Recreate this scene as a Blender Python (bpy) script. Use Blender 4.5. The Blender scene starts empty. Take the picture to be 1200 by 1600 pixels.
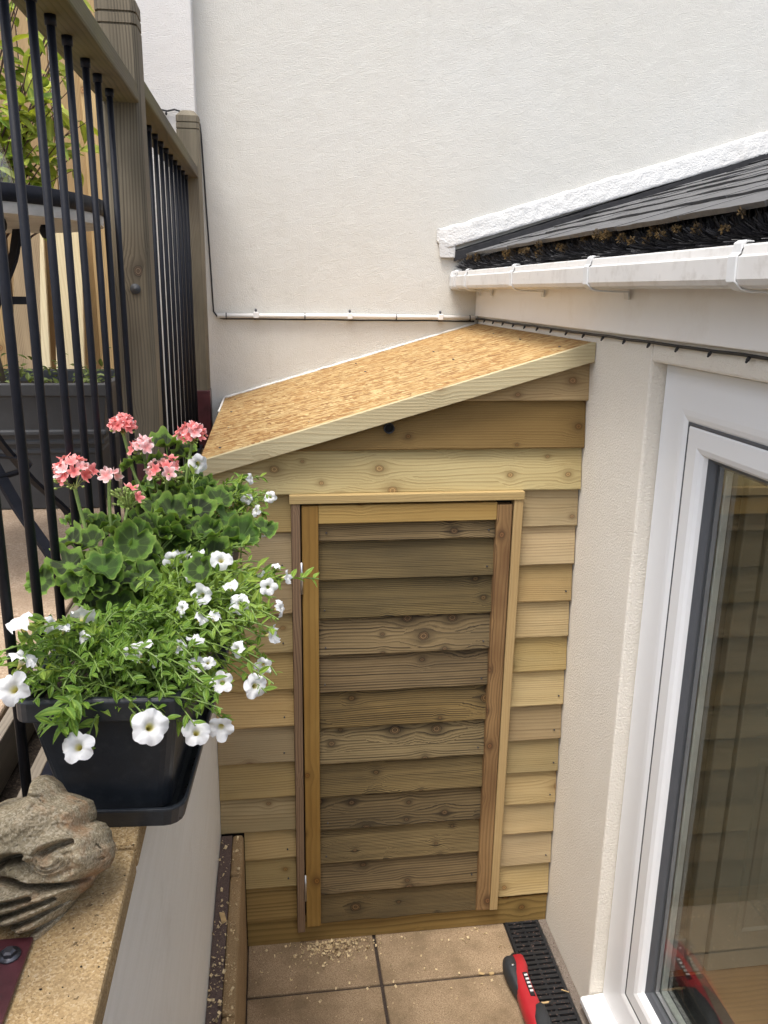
import bpy, bmesh, math, random
import numpy as np
from mathutils import Vector, Matrix, Euler, noise as mnoise

random.seed(7); np.random.seed(7)
C = bpy.context.scene.collection
SC = bpy.context.scene

# ------------------------------------------------------------------ camera
cam = bpy.data.cameras.new('camera'); cam_ob = bpy.data.objects.new('camera', cam); C.objects.link(cam_ob)
PITCH, ROLL, YAW = [math.radians(a) for a in (15.06, 0.863, 8.04)]
fwd = Vector((math.sin(YAW)*math.cos(PITCH), math.cos(YAW)*math.cos(PITCH), -math.sin(PITCH)))
rgt = Vector((math.cos(YAW), -math.sin(YAW), 0)); upv = rgt.cross(fwd)
r2 = rgt*math.cos(ROLL) + upv*math.sin(ROLL); u2 = -rgt*math.sin(ROLL) + upv*math.cos(ROLL)
CAM = Vector((0, 0, 2.3))
cam_ob.matrix_world = Matrix(((r2.x, u2.x, -fwd.x, CAM.x), (r2.y, u2.y, -fwd.y, CAM.y), (r2.z, u2.z, -fwd.z, CAM.z), (0, 0, 0, 1)))
cam.sensor_fit = 'VERTICAL'; cam.sensor_height = 24.0; cam.lens = 24.0*1281/1600
cam.clip_start = 0.02; cam.clip_end = 400
SC.camera = cam_ob
SC.cycles.transparent_max_bounces = 32; SC.cycles.diffuse_bounces = 6; SC.cycles.max_bounces = 14

# ------------------------------------------------------------------ sky, sun, exposure
SUN_EL, SUN_ROT = math.radians(69), math.radians(221)
w = bpy.data.worlds.new('World'); SC.world = w; w.use_nodes = True
nt = w.node_tree; nt.nodes.clear()
sky = nt.nodes.new('ShaderNodeTexSky'); sky.sky_type = 'NISHITA'; sky.sun_disc = False
sky.sun_elevation = SUN_EL; sky.sun_rotation = SUN_ROT; sky.air_density = 1.0; sky.dust_density = 4.0; sky.ozone_density = 1.0
hs = nt.nodes.new('ShaderNodeHueSaturation'); hs.inputs['Saturation'].default_value = 0.62
bg = nt.nodes.new('ShaderNodeBackground'); bg.inputs['Strength'].default_value = 0.15
wo = nt.nodes.new('ShaderNodeOutputWorld')
nt.links.new(sky.outputs[0], hs.inputs['Color']); nt.links.new(hs.outputs[0], bg.inputs[0]); nt.links.new(bg.outputs[0], wo.inputs[0])
sl = bpy.data.lights.new('sun', 'SUN'); sl.energy = 1.4; sl.angle = math.radians(22); sl.color = (1, 0.97, 0.93)
so = bpy.data.objects.new('sun', sl); C.objects.link(so)
sd = Vector((math.cos(SUN_EL)*math.sin(SUN_ROT), math.cos(SUN_EL)*math.cos(SUN_ROT), math.sin(SUN_EL)))
so.rotation_euler = sd.to_track_quat('Z', 'Y').to_euler(); so.location = (0, 0, 8)
SC.view_settings.view_transform = 'Standard'; SC.view_settings.look = 'None'
SC.view_settings.exposure = 1.14; SC.view_settings.gamma = 1.0; SC.view_settings.use_curve_mapping = False

# ------------------------------------------------------------------ node helper
class N:
    def __init__(s, name):
        s.m = bpy.data.materials.new(name); s.m.use_nodes = True; s.t = s.m.node_tree; s.t.nodes.clear()
        s.out = s.t.nodes.new('ShaderNodeOutputMaterial'); s.b = s.t.nodes.new('ShaderNodeBsdfPrincipled')
        s.t.links.new(s.b.outputs[0], s.out.inputs[0]); s._n = s._tc = s._oi = None
    def n(s, t, **k):
        o = s.t.nodes.new('ShaderNode'+t)
        for a, v in k.items(): setattr(o, a, v)
        return o
    def put(s, sock, v):
        if hasattr(v, 'is_output'): s.t.links.new(v, sock)
        elif v is not None:
            try: sock.default_value = v
            except Exception: sock.default_value = (v[0], v[1], v[2], 1) if hasattr(v, '__len__') else v
    def obj(s):
        if not s._tc: s._tc = s.n('TexCoord')
        return s._tc.outputs['Object']
    def gen(s):
        if not s._tc: s._tc = s.n('TexCoord')
        return s._tc.outputs['Object']
    def rnd(s):
        if not s._oi: s._oi = s.n('ObjectInfo')
        return s._oi.outputs['Random']
    def math(s, op, a, b=None, c=None, clamp=False):
        o = s.n('Math', operation=op, use_clamp=clamp); s.put(o.inputs[0], a)
        if b is not None: s.put(o.inputs[1], b)
        if c is not None: s.put(o.inputs[2], c)
        return o.outputs[0]
    def vm(s, op, a, b=None):
        o = s.n('VectorMath', operation=op); s.put(o.inputs[0], a)
        if b is not None: s.put(o.inputs[1], b)
        return o.outputs['Value'] if op in ('LENGTH', 'DOT_PRODUCT', 'DISTANCE') else o.outputs[0]
    def xyz(s, x, y, z):
        o = s.n('CombineXYZ'); s.put(o.inputs[0], x); s.put(o.inputs[1], y); s.put(o.inputs[2], z); return o.outputs[0]
    def sep(s, v):
        o = s.n('SeparateXYZ'); s.put(o.inputs[0], v); return o.outputs
    def noise(s, v, scale, detail=4, rough=.55, dist=0):
        o = s.n('TexNoise'); s.put(o.inputs['Vector'], v); s.put(o.inputs['Scale'], scale); s.put(o.inputs['Detail'], detail)
        s.put(o.inputs['Roughness'], rough); s.put(o.inputs['Distortion'], dist); return o.outputs[0]
    def voro(s, v, scale, feature='F1', rand=1):
        o = s.n('TexVoronoi', feature=feature); s.put(o.inputs['Vector'], v); s.put(o.inputs['Scale'], scale); s.put(o.inputs['Randomness'], rand); return o.outputs
    def ramp(s, f, stops, interp='LINEAR'):
        o = s.n('ValToRGB'); s.put(o.inputs[0], f); r = o.color_ramp; r.interpolation = interp
        while len(r.elements) < len(stops): r.elements.new(.5)
        for e, (p, c) in zip(r.elements, stops):
            e.position = p; e.color = (c, c, c, 1) if not hasattr(c, '__len__') else (*c[:3], 1)
        return o.outputs[0]
    def mix(s, f, a, b, mode='MIX'):
        o = s.n('Mix', data_type='RGBA', blend_type=mode); s.put(o.inputs[0], f); s.put(o.inputs[6], a); s.put(o.inputs[7], b); return o.outputs[2]
    def mr(s, v, a, b, c=0., d=1.):
        o = s.n('MapRange'); s.put(o.inputs[0], v)
        for i, x in enumerate((a, b, c, d)): s.put(o.inputs[i+1], x)
        return o.outputs[0]
    def bump(s, h, strength=.3, dist=.002, chain=None):
        o = s.n('Bump'); s.put(o.inputs['Height'], h); s.put(o.inputs['Strength'], strength); s.put(o.inputs['Distance'], dist)
        if s._n: s.t.links.new(s._n, o.inputs['Normal'])
        s._n = o.outputs[0]
    def fin(s, col, rough=.6, spec=.5, **k):
        s.put(s.b.inputs['Base Color'], col); s.put(s.b.inputs['Roughness'], rough); s.put(s.b.inputs['Specular IOR Level'], spec)
        for a, v in k.items(): s.put(s.b.inputs[a.replace('_', ' ')], v)
        if s._n: s.t.links.new(s._n, s.b.inputs['Normal'])
        return s.m

def wood(name, light, mid, dark, axis='X', freq=1.0, lines=.6, knots=.35, stain=None, stain_amt=.4, kscale=1.0, rough=.75, bump=.5, var=.25, cath=1.0, ksize=1.0):
    """softwood: growth lines that bend round knots, long cathedral figures, per-piece variation. axis = grain direction in object space"""
    m = N(name); x, y, z = m.sep(m.obj())
    a, b, c = {'X': (x, z, y), 'Z': (z, x, y), 'Y': (y, z, x)}[axis]
    r = m.rnd()
    a = m.math('ADD', a, m.math('MULTIPLY', r, 31.7)); b = m.math('ADD', b, m.math('MULTIPLY', r, 17.3))
    b0 = m.math('ADD', b, m.math('MULTIPLY', c, .6))
    KX, KZ = 5.0*kscale, 11.0*kscale
    v = m.xyz(m.math('MULTIPLY', a, KX), m.math('MULTIPLY', b0, KZ), 0)
    vo = m.n('TexVoronoi', voronoi_dimensions='2D'); m.put(vo.inputs['Vector'], v); m.put(vo.inputs['Scale'], 1.0)
    dv = m.vm('SUBTRACT', v, vo.outputs['Position']); dx, dy, _ = m.sep(dv)
    dx = m.math('DIVIDE', dx, KX); dy = m.math('DIVIDE', dy, KZ)
    cr, cg, cb = m.sep(vo.outputs['Color'])
    rk = m.math('FRACT', m.math('MULTIPLY', r, 41.3)); has = m.math('LESS_THAN', cr, m.math('MULTIPLY', m.math('MULTIPLY_ADD', rk, 1.3, .25), knots))
    rad = m.math('MULTIPLY', m.math('MULTIPLY_ADD', cg, .010, .0045), ksize)
    wob = m.noise(m.xyz(a, b0, 0), 60, 2)
    d = m.math('SQRT', m.math('ADD', m.math('MULTIPLY', m.math('MULTIPLY', dx, dx), .75), m.math('MULTIPLY', dy, dy)))
    d = m.math('MULTIPLY', d, m.math('MULTIPLY_ADD', wob, .5, .75))
    dn = m.math('DIVIDE', d, rad)                                   # 1 at the knot's edge
    infl = m.math('MULTIPLY', has, m.math('POWER', 2.718, m.math('MULTIPLY', m.math('MULTIPLY', dn, dn), -.10)))
    n1 = m.noise(m.xyz(m.math('MULTIPLY', a, 1.1), m.math('MULTIPLY', b0, 5), r), 1.0, 2)
    n2 = m.noise(m.xyz(m.math('MULTIPLY', a, 4), m.math('MULTIPLY', b0, 14), r), 1.0, 2)
    g = m.math('SUBTRACT', b0, m.math('MULTIPLY', m.math('MULTIPLY', dy, infl), .85))
    g = m.math('ADD', g, m.math('MULTIPLY', n1, .060*cath)); g = m.math('ADD', g, m.math('MULTIPLY', n2, .0045*cath))
    wv = m.math('FRACT', m.math('MULTIPLY', g, m.math('MULTIPLY', m.math('MULTIPLY_ADD', m.math('FRACT', m.math('MULTIPLY', r, 57.1)), .8, .6), 135*freq)))
    late = m.math('MULTIPLY', m.mr(wv, .35, .86), m.math('SUBTRACT', 1, m.mr(wv, .88, 1.0)))
    sel = m.noise(m.xyz(m.math('MULTIPLY', a, .7), m.math('MULTIPLY', g, 60), 3), 1.0, 2)
    late = m.math('MULTIPLY', late, m.mr(sel, .32, .62, .15, 1.0))
    fib = m.noise(m.xyz(m.math('MULTIPLY', a, 9), m.math('MULTIPLY', b0, 420), c), 1.0, 3, .7)
    blot = m.noise(m.xyz(m.math('MULTIPLY', a, 2.6), m.math('MULTIPLY', b0, 8), r), 1.0, 3)
    col = m.mix(m.mr(blot, .3, .7), light, mid)
    col = m.mix(m.math('MULTIPLY', late, lines), col, dark)
    col = m.mix(m.math('MULTIPLY', m.mr(fib, .55, .75), .35*lines), col, dark)
    if stain is not None:
        sn = m.noise(m.xyz(m.math('MULTIPLY', a, 1.3), m.math('MULTIPLY', b0, 3.5), m.math('MULTIPLY', r, 9)), 1.0, 4, .6)
        col = m.mix(m.math('MULTIPLY', m.mr(sn, .42, .68), stain_amt), col, stain)
    halo = m.math('MULTIPLY', m.math('MULTIPLY', has, .8), m.math('POWER', 2.718, m.math('MULTIPLY', m.math('MULTIPLY', dn, dn), -.35)))
    col = m.mix(halo, col, dark)
    core = m.math('MULTIPLY', has, m.mr(dn, .75, 1.0, 1, 0))
    kc = m.mix(m.mr(m.math('FRACT', m.math('MULTIPLY', dn, 3.0)), .3, .9), (mid[0]*1.15, mid[1]*.98, mid[2]*.95), (dark[0]*.75, dark[1]*.55, dark[2]*.5))
    kc = m.mix(m.mr(dn, .62, .85), kc, (dark[0]*.45, dark[1]*.4, dark[2]*.4))
    kc = m.mix(m.mr(dn, 0, .22, 1, 0), kc, (dark[0]*.3, dark[1]*.25, dark[2]*.25))
    col = m.mix(m.math('MULTIPLY', core, .85), col, kc)
    hv = m.n('HueSaturation'); m.put(hv.inputs['Color'], col)
    m.put(hv.inputs['Value'], m.math('MULTIPLY_ADD', m.math('FRACT', m.math('MULTIPLY', r, 7.31)), var*2, 1-var))
    m.put(hv.inputs['Saturation'], m.math('MULTIPLY_ADD', m.math('FRACT', m.math('MULTIPLY', r, 13.7)), .24, .88))
    m.put(hv.inputs['Hue'], m.math('MULTIPLY_ADD', m.math('FRACT', m.math('MULTIPLY', r, 23.9)), .010, .499))
    h = m.math('ADD', m.math('MULTIPLY', late, .7), m.math('MULTIPLY', fib, .6))
    saw = m.noise(m.xyz(m.math('MULTIPLY', a, 260), m.math('MULTIPLY', b0, 160), c), 1.0, 2, .6); h = m.math('ADD', h, m.math('MULTIPLY', saw, .35))
    m.bump(h, bump, .0014)
    return m.fin(hv.outputs[0], rough, .3)

def flat(name, col, rough=.5, var=.08, scale=30, bump=0., bscale=200, spec=.5, dirt=None, dirt_amt=.3, dscale=9, **k):
    m = N(name); o = m.obj(); nz = m.noise(o, scale, 4, .6)
    c = m.mix(m.mr(nz, .3, .7), [x*(1-var) for x in col], [min(1, x*(1+var)) for x in col])
    if dirt is not None:
        d = m.noise(o, dscale, 6, .65); c = m.mix(m.math('MULTIPLY', m.mr(d, .52, .72), dirt_amt), c, dirt)
    if bump: m.bump(m.noise(o, bscale, 3, .6), bump, .002)
    return m.fin(c, m.math('MULTIPLY_ADD', nz, .15, rough-.07), spec, **k)

def speckle(name, cols, scale=260, bump=.35, blot=None, rough=.9, moss=None, moss_amt=.5, pit=.5):
    m = N(name); o = m.obj()
    vo = m.voro(o, scale*1.9); n1 = m.noise(o, scale*.8, 4, .75); n2 = m.noise(o, 7, 5, .6)
    cr = m.sep(vo['Color'])[0]
    f = m.math('ADD', m.math('MULTIPLY', cr, .5), m.math('MULTIPLY', n1, .5))
    c = m.ramp(f, [(.2, cols[0]), (.45, cols[1]), (.62, cols[2]), (.82, cols[3])])
    if blot is not None: c = m.mix(m.math('MULTIPLY', m.mr(n2, .42, .66), .62), c, blot)
    if moss is not None:
        n3 = m.noise(o, 15, 5, .7); c = m.mix(m.math('MULTIPLY', m.mr(n3, .5, .66), moss_amt), c, moss)
    pits = m.mr(m.noise(o, scale*.35, 3, .6), .66, .72)
    c = m.mix(m.math('MULTIPLY', pits, pit), c, (cols[0][0]*.25, cols[0][1]*.25, cols[0][2]*.25))
    m.bump(m.math('SUBTRACT', m.math('ADD', n1, m.math('MULTIPLY', cr, .4)), pits), bump, .002)
    return m.fin(c, rough, .25)

def render_mat(name, col, col2, fine=200, bump=.8, lump=.7, pits=True, spec=.25, rough=.8):
    """painted sand-and-cement render: orange-peel grain, trowel scratches, pin holes, faint patches of different paint"""
    m = N(name); o = m.obj()
    big = m.noise(o, 1.3, 4, .6); med = m.noise(o, 14, 5, .65); fn = m.noise(o, fine, 3, .65)
    c = m.mix(m.mr(big, .3, .7), col, col2)
    c = m.mix(m.math('MULTIPLY', m.mr(fn, .58, .8), .10), c, (col[0]*.72, col[1]*.69, col[2]*.63))  # bump shading put into the colour: grain noise darkens the paint
    c = m.mix(m.math('MULTIPLY', m.mr(m.noise(o, 5, 6, .7), .55, .75), .22), c, (col[0]*.8, col[1]*.77, col[2]*.7))
    sx0, sy0, sz0 = m.sep(o); stq = m.noise(m.xyz(m.math('MULTIPLY', m.math('ADD', sx0, sy0), 16), m.math('MULTIPLY', sz0, .7), 0), 1., 4, .6)
    c = m.mix(m.math('MULTIPLY', m.mr(stq, .55, .75), .10), c, (col[0]*.7, col[1]*.67, col[2]*.6))
    m.bump(med, lump*.6, .010)
    m.bump(fn, bump, .005)
    sx, sy, sz = m.sep(o)
    scr = m.noise(m.xyz(m.math('MULTIPLY', m.math('ADD', sx, m.math('MULTIPLY', sy, .7)), 14), m.math('MULTIPLY', sz, 95), 0), 1.0, 3, .6)
    msk = m.mr(m.noise(o, 3.1, 3, .6), .50, .60)
    m.bump(m.math('MULTIPLY', m.mr(scr, .6, .7), msk), -.9, .005)
    if pits:
        pv = m.voro(o, 9); pr = m.math('MULTIPLY', m.mr(pv['Distance'], .015, .05, 1, 0), m.math('LESS_THAN', m.sep(pv['Color'])[1], .55))
        m.bump(pr, -1.0, .007)
        c = m.mix(m.math('MULTIPLY', pr, .45), c, (.30, .26, .2))
    return m.fin(c, rough, spec)

M = {}
M['clad'] = wood('pale_treated_pine', (.46, .335, .17), (.36, .25, .112), (.17, .10, .04), 'X', .8, .55, .38, stain=(.27, .215, .115), stain_amt=.6, var=.2, cath=.9)
M['clad_low'] = wood('orange_brown_pine', (.34, .225, .095), (.27, .17, .068), (.10, .06, .022), 'X', .5, .7, .3, var=.15)  # darker orange-brown tone for the lowest left board and base beam
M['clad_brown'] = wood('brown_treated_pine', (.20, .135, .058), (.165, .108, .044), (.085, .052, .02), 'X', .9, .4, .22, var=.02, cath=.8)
M['clad_pale'] = wood('fresh_pale_pine', (.48, .385, .205), (.42, .315, .155), (.20, .13, .055), 'X', .7, .55, .5, var=.03, cath=1.5, ksize=1.1)
M['door_wood'] = wood('weathered_pine', (.25, .175, .082), (.18, .122, .054), (.022, .014, .007), 'X', .95, 1.15, .6, stain=(.075, .056, .030), stain_amt=.7, var=.2, cath=.75, ksize=1.35, kscale=1.3, bump=.8)
M['stile'] = wood('stained_orange_pine', (.33, .20, .072), (.27, .15, .05), (.11, .055, .02), 'Z', .5, .4, .3, stain=(.15, .075, .025), stain_amt=.55, var=.05, cath=.7)
M['stile_b'] = wood('barky_brown_pine', (.34, .205, .08), (.25, .14, .05), (.06, .028, .011), 'Z', .6, .7, .6, stain=(.105, .046, .016), stain_amt=.85, var=.04)
M['rail_top'] = wood('rough_sawn_pine', (.42, .29, .13), (.36, .235, .10), (.16, .09, .035), 'X', .6, .45, .4, stain=(.24, .15, .06), var=.04)
M['jamb'] = wood('pinkish_brown_pine', (.24, .155, .10), (.20, .125, .08), (.085, .05, .034), 'Z', 1.0, .8, .15, var=.03)
M['trim'] = wood('yellow_pine_batten', (.46, .315, .145), (.40, .265, .115), (.25, .15, .06), 'Z', 1.0, .35, .08, var=.03)
M['trim_x'] = wood('yellow_pine_head_batten', (.45, .325, .165), (.40, .275, .13), (.25, .155, .07), 'X', 1.0, .4, .08, var=.03)
M['fascia_wood'] = wood('fresh_planed_pine', (.50, .435, .265), (.45, .37, .21), (.29, .205, .095), 'X', .55, .5, .4, var=.02, cath=1.4, kscale=.8)
M['post'] = wood('grey_weathered_timber', (.22, .185, .13), (.16, .132, .09), (.05, .04, .028), 'Z', 1.2, .8, .2, stain=(.06, .052, .035), stain_amt=.75, var=.06)
M['rail'] = wood('mossy_weathered_timber', (.115, .092, .058), (.08, .064, .04), (.028, .022, .014), 'Y', .8, .6, .1, stain=(.13, .115, .02), stain_amt=.8, var=.1)
M['fence_old'] = wood('tan_fence_timber', (.52, .37, .20), (.42, .285, .15), (.18, .11, .055), 'Z', 1.4, .7, .2, stain=(.18, .11, .06), var=.2)
M['fence_new'] = wood('new_cream_timber', (.74, .62, .40), (.68, .54, .33), (.48, .35, .18), 'Z', .7, .4, .2, var=.06)
M['edging'] = wood('grey_split_timber', (.22, .19, .15), (.16, .135, .10), (.06, .05, .038), 'Y', 2.0, .9, .0, var=.1)

def osb():
    m = N('oriented_strand_board'); o = m.obj(); x, y, z = m.sep(o)
    col = None; hsum = 0
    for i, (ang, fx, fy, off) in enumerate(((-.75, 20, 90, 0), (-1.3, 23, 100, 5), (-.15, 21, 90, 11))):
        ca, sa = math.cos(ang), math.sin(ang)
        wob = m.math('MULTIPLY', m.math('SUBTRACT', m.noise(o, 9, 3), .5), .03)
        u = m.math('ADD', m.math('MULTIPLY', x, ca), m.math('MULTIPLY', y, sa)); v = m.math('SUBTRACT', m.math('MULTIPLY', y, ca), m.math('MULTIPLY', x, sa))
        v = m.math('ADD', v, wob)
        vo = m.n('TexVoronoi', voronoi_dimensions='2D'); m.put(vo.inputs['Vector'], m.xyz(m.math('ADD', m.math('MULTIPLY', u, fx), off), m.math('MULTIPLY', v, fy), 0)); m.put(vo.inputs['Scale'], 1.)
        cr, cg, cb = m.sep(vo.outputs['Color'])
        cc = m.ramp(cr, [(0, (.20, .09, .028)), (.2, (.31, .17, .054)), (.5, (.385, .25, .098)), (1, (.52, .39, .185))])
        cc = m.mix(m.math('MULTIPLY', m.mr(vo.outputs['Distance'], .46, .66), .6), cc, (.17, .08, .026))  # thin shadows between flakes painted as dark edges
        col = cc if col is None else m.mix(m.math('GREATER_THAN', cb, .5), col, cc)
        hsum = m.math('ADD', hsum, cg)
    fib = m.noise(o, 260, 3, .7)
    col = m.mix(m.math('MULTIPLY', m.mr(fib, .5, .75), .25), col, (.38, .21, .08))
    patch = m.noise(o, 3.2, 4, .6); col = m.mix(m.math('MULTIPLY', m.mr(patch, .52, .72), .25), col, (.36, .18, .06))
    m.bump(m.math('ADD', hsum, fib), .5, .0015)
    return m.fin(col, .7, .3)
M['osb'] = osb()
M['wall'] = render_mat('cream_painted_render', (.64, .63, .585), (.63, .61, .55))
M['wall_w'] = render_mat('white_painted_render', (.69, .68, .66), (.68, .665, .64), bump=.9)
M['ext_wall'] = render_mat('cream_textured_masonry_paint', (.80, .755, .67), (.77, .72, .63), fine=170, bump=.9, lump=.15, pits=False)
M['flash'] = render_mat('white_rough_mortar_fillet', (.60, .60, .585), (.585, .575, .55), fine=110, bump=1., lump=1., pits=False)
def ret_paint():
    m = N('satin_white_masonry_paint'); o = m.obj(); x, y, z = m.sep(o)
    st = m.noise(m.xyz(0, m.math('MULTIPLY', y, 2.2), m.math('MULTIPLY', z, 42)), 1., 4, .7); fn = m.noise(o, 330, 3, .7); pk = m.voro(o, 210)['Distance']
    c = m.mix(m.mr(st, .35, .7), (.80, .795, .75), (.87, .865, .83)); c = m.mix(m.math('MULTIPLY', m.mr(m.noise(o, 6, 6, .7), .55, .75), .25), c, (.5, .47, .40))
    sp = m.mr(m.noise(o, 500, 2, .6), .66, .74); c = m.mix(m.math('MULTIPLY', sp, .6), c, (.86, .85, .82))  # light specks paint the satin sparkle into the colour
    m.bump(st, .5, .003); m.bump(m.math('ADD', fn, pk), .55, .002)
    return m.fin(c, m.math('MULTIPLY_ADD', fn, .3, .28), .5)
M['ret'] = ret_paint()
M['paving'] = speckle('buff_concrete_paving', [(.17, .115, .066), (.31, .22, .135), (.37, .27, .17), (.47, .36, .23)], 330, .5, blot=(.15, .105, .058), pit=.6)
M['coping'] = speckle('yellow_sandstone_coping', [(.19, .12, .055), (.33, .225, .105), (.40, .285, .14), (.50, .40, .26)], 230, .5, blot=(.23, .165, .09), pit=.9)
M['curb'] = speckle('tan_concrete_edging', [(.22, .145, .07), (.31, .21, .105), (.36, .25, .135), (.44, .33, .20)], 320, .4, blot=(.24, .16, .08), pit=.6)
M['dirt_strip'] = speckle('purplish_brown_mortar', [(.075, .05, .045), (.115, .08, .07), (.14, .10, .085), (.19, .145, .125)], 330, .4, pit=.5)
M['joint'] = speckle('dark_gritty_joint', [(.03, .022, .018), (.055, .04, .032), (.07, .052, .042), (.10, .08, .062)], 300, .5)
M['flag'] = speckle('sandy_flagstone', [(.25, .175, .115), (.36, .265, .18), (.42, .32, .225), (.52, .42, .32)], 200, .5, blot=(.25, .18, .12), pit=.6)
M['stone'] = speckle('weathered_cast_stone', [(.18, .145, .09), (.29, .24, .155), (.37, .31, .21), (.48, .43, .33)], 250, .8, blot=(.10, .09, .055), rough=.95, moss=(.33, .16, .07), moss_amt=.6, pit=.9)
M['soil'] = speckle('dark_compost', [(.012, .009, .007), (.025, .018, .013), (.04, .03, .022), (.075, .055, .04)], 200, 1.0)
M['ground'] = speckle('grey_ground', [(.12, .10, .08), (.18, .15, .12), (.2, .17, .14), (.26, .22, .18)], 120, .4)
M['concrete'] = speckle('grey_brown_concrete', [(.10, .08, .065), (.17, .14, .115), (.2, .165, .135), (.27, .23, .2)], 260, .5, blot=(.10, .08, .065))
M['upvc'] = flat('white_upvc', (.78, .79, .80), .3, .004, 1)
M['upvc_f'] = flat('white_upvc_fascia', (.84, .825, .80), .3, .03, 4, dirt=(.5, .42, .33), dirt_amt=.25, dscale=4)
M['gutter'] = flat('dirty_white_gutter_plastic', (.66, .65, .63), .35, .05, 6, dirt=(.26, .22, .17), dirt_amt=.32, dscale=22)
M['clip'] = flat('pale_grey_gutter_clip', (.66, .67, .67), .4, .05, 20, dirt=(.3, .28, .25), dirt_amt=.4)
M['sill'] = flat('gritty_white_sill', (.76, .76, .76), .35, .01, 3, dirt=(.08, .07, .06), dirt_amt=.9, dscale=190)
M['gasket'] = flat('grey_rubber_gasket', (.075, .08, .09), .5, .05)
M['black'] = flat('black_plastic', (.012, .013, .015), .45, .2, 60, bump=.15)
M['black_m'] = flat('black_powder_coat', (.006, .007, .012), .55, .3, 50, spec=.25, bump=.15, bscale=150, dirt=(.30, .32, .34), dirt_amt=.0, dscale=110)
M['planter'] = flat('charcoal_planter_plastic', (.017, .021, .027), .42, .15, 40, bump=.12, bscale=300, dirt=(.05, .055, .06), dirt_amt=.4, dscale=60)
M['trough'] = flat('dark_grey_fibre_trough', (.045, .047, .05), .6, .15, 20, bump=.3, bscale=120)
M['bristle'] = flat('black_bristle', (.010, .010, .013), .45, .3, 90)
M['moss'] = flat('brown_dead_moss', (.10, .062, .020), .95, .8, 45, bump=1., bscale=250)
M['tile'] = flat('dark_slate_tile', (.072, .072, .074), .5, .4, 18, bump=.4, bscale=90, dirt=(.055, .052, .048), dirt_amt=.6, dscale=12)
M['lead'] = flat('black_mastic', (.018, .017, .018), .6, .4, 40, bump=.6, bscale=80)
M['redmetal'] = flat('oxblood_painted_steel', (.062, .016, .020), .35, .25, 30, bump=.1, dirt=(.02, .008, .009), dirt_amt=.5, dscale=25)
M['steel'] = flat('zinc_steel', (.62, .63, .65), .3, .1, 90, Metallic=1.0)
M['bolt'] = flat('dark_bolt_steel', (.09, .09, .10), .4, .2, 90, Metallic=.8)
M['red'] = flat('red_tool_plastic', (.38, .018, .025), .4, .06, 40)
M['rubber'] = flat('black_tool_rubber', (.022, .024, .027), .6, .2, 60, bump=.2)
M['white'] = flat('white_conduit_plastic', (.80, .79, .77), .35, .04)
M['cable'] = flat('black_cable_rubber', (.012, .012, .013), .5, .1)
M['sealant'] = flat('white_sealant', (.80, .79, .75), .5, .05)
M['shaving'] = flat('pale_wood_shaving', (.64, .50, .29), .8, .3, 60)
M['offcut'] = flat('sawn_offcut', (.50, .35, .17), .8, .2, 50)
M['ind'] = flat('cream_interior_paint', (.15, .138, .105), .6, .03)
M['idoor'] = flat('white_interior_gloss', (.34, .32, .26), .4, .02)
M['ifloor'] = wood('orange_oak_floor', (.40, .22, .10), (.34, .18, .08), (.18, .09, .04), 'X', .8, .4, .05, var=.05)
M['mat'] = flat('dark_door_mat', (.035, .035, .037), .9, .3, 200, bump=1., bscale=400)
M['tabletop'] = flat('grey_stone_tabletop', (.46, .43, .38), .6, .15, 30, bump=.2)
M['void'] = flat('void_black', (.012, .010, .008), .95, .2)  # black that stands in for darkness in gaps and the pipe hole
M['stem'] = flat('green_stem', (.16, .24, .055), .55, .25, 60)
M['bark'] = flat('grey_brown_bark', (.16, .125, .09), .9, .3, 60, bump=.8, bscale=90)
M['twig'] = flat('dark_red_twig', (.075, .04, .03), .8, .3, 60)
M['bud'] = flat('green_bud', (.25, .33, .085), .5, .25, 120)

def glass():
    m = N('window_glass'); t = m.t; tr = m.n('BsdfTransparent'); tr.inputs[0].default_value = (.975, .985, .97, 1)
    gl = m.n('BsdfGlossy'); gl.inputs['Roughness'].default_value = 0.0; fr = m.n('Fresnel'); fr.inputs[0].default_value = 1.9
    mx = m.n('MixShader'); ge = m.n('NewGeometry'); t.links.new(m.math('MULTIPLY', fr.outputs[0], m.math('SUBTRACT', 1, ge.outputs['Backfacing'])), mx.inputs[0]); t.links.new(tr.outputs[0], mx.inputs[1]); t.links.new(gl.outputs[0], mx.inputs[2])
    t.links.new(mx.outputs[0], m.out.inputs[0]); t.nodes.remove(m.b); return m.m
M['glass'] = glass()

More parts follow.
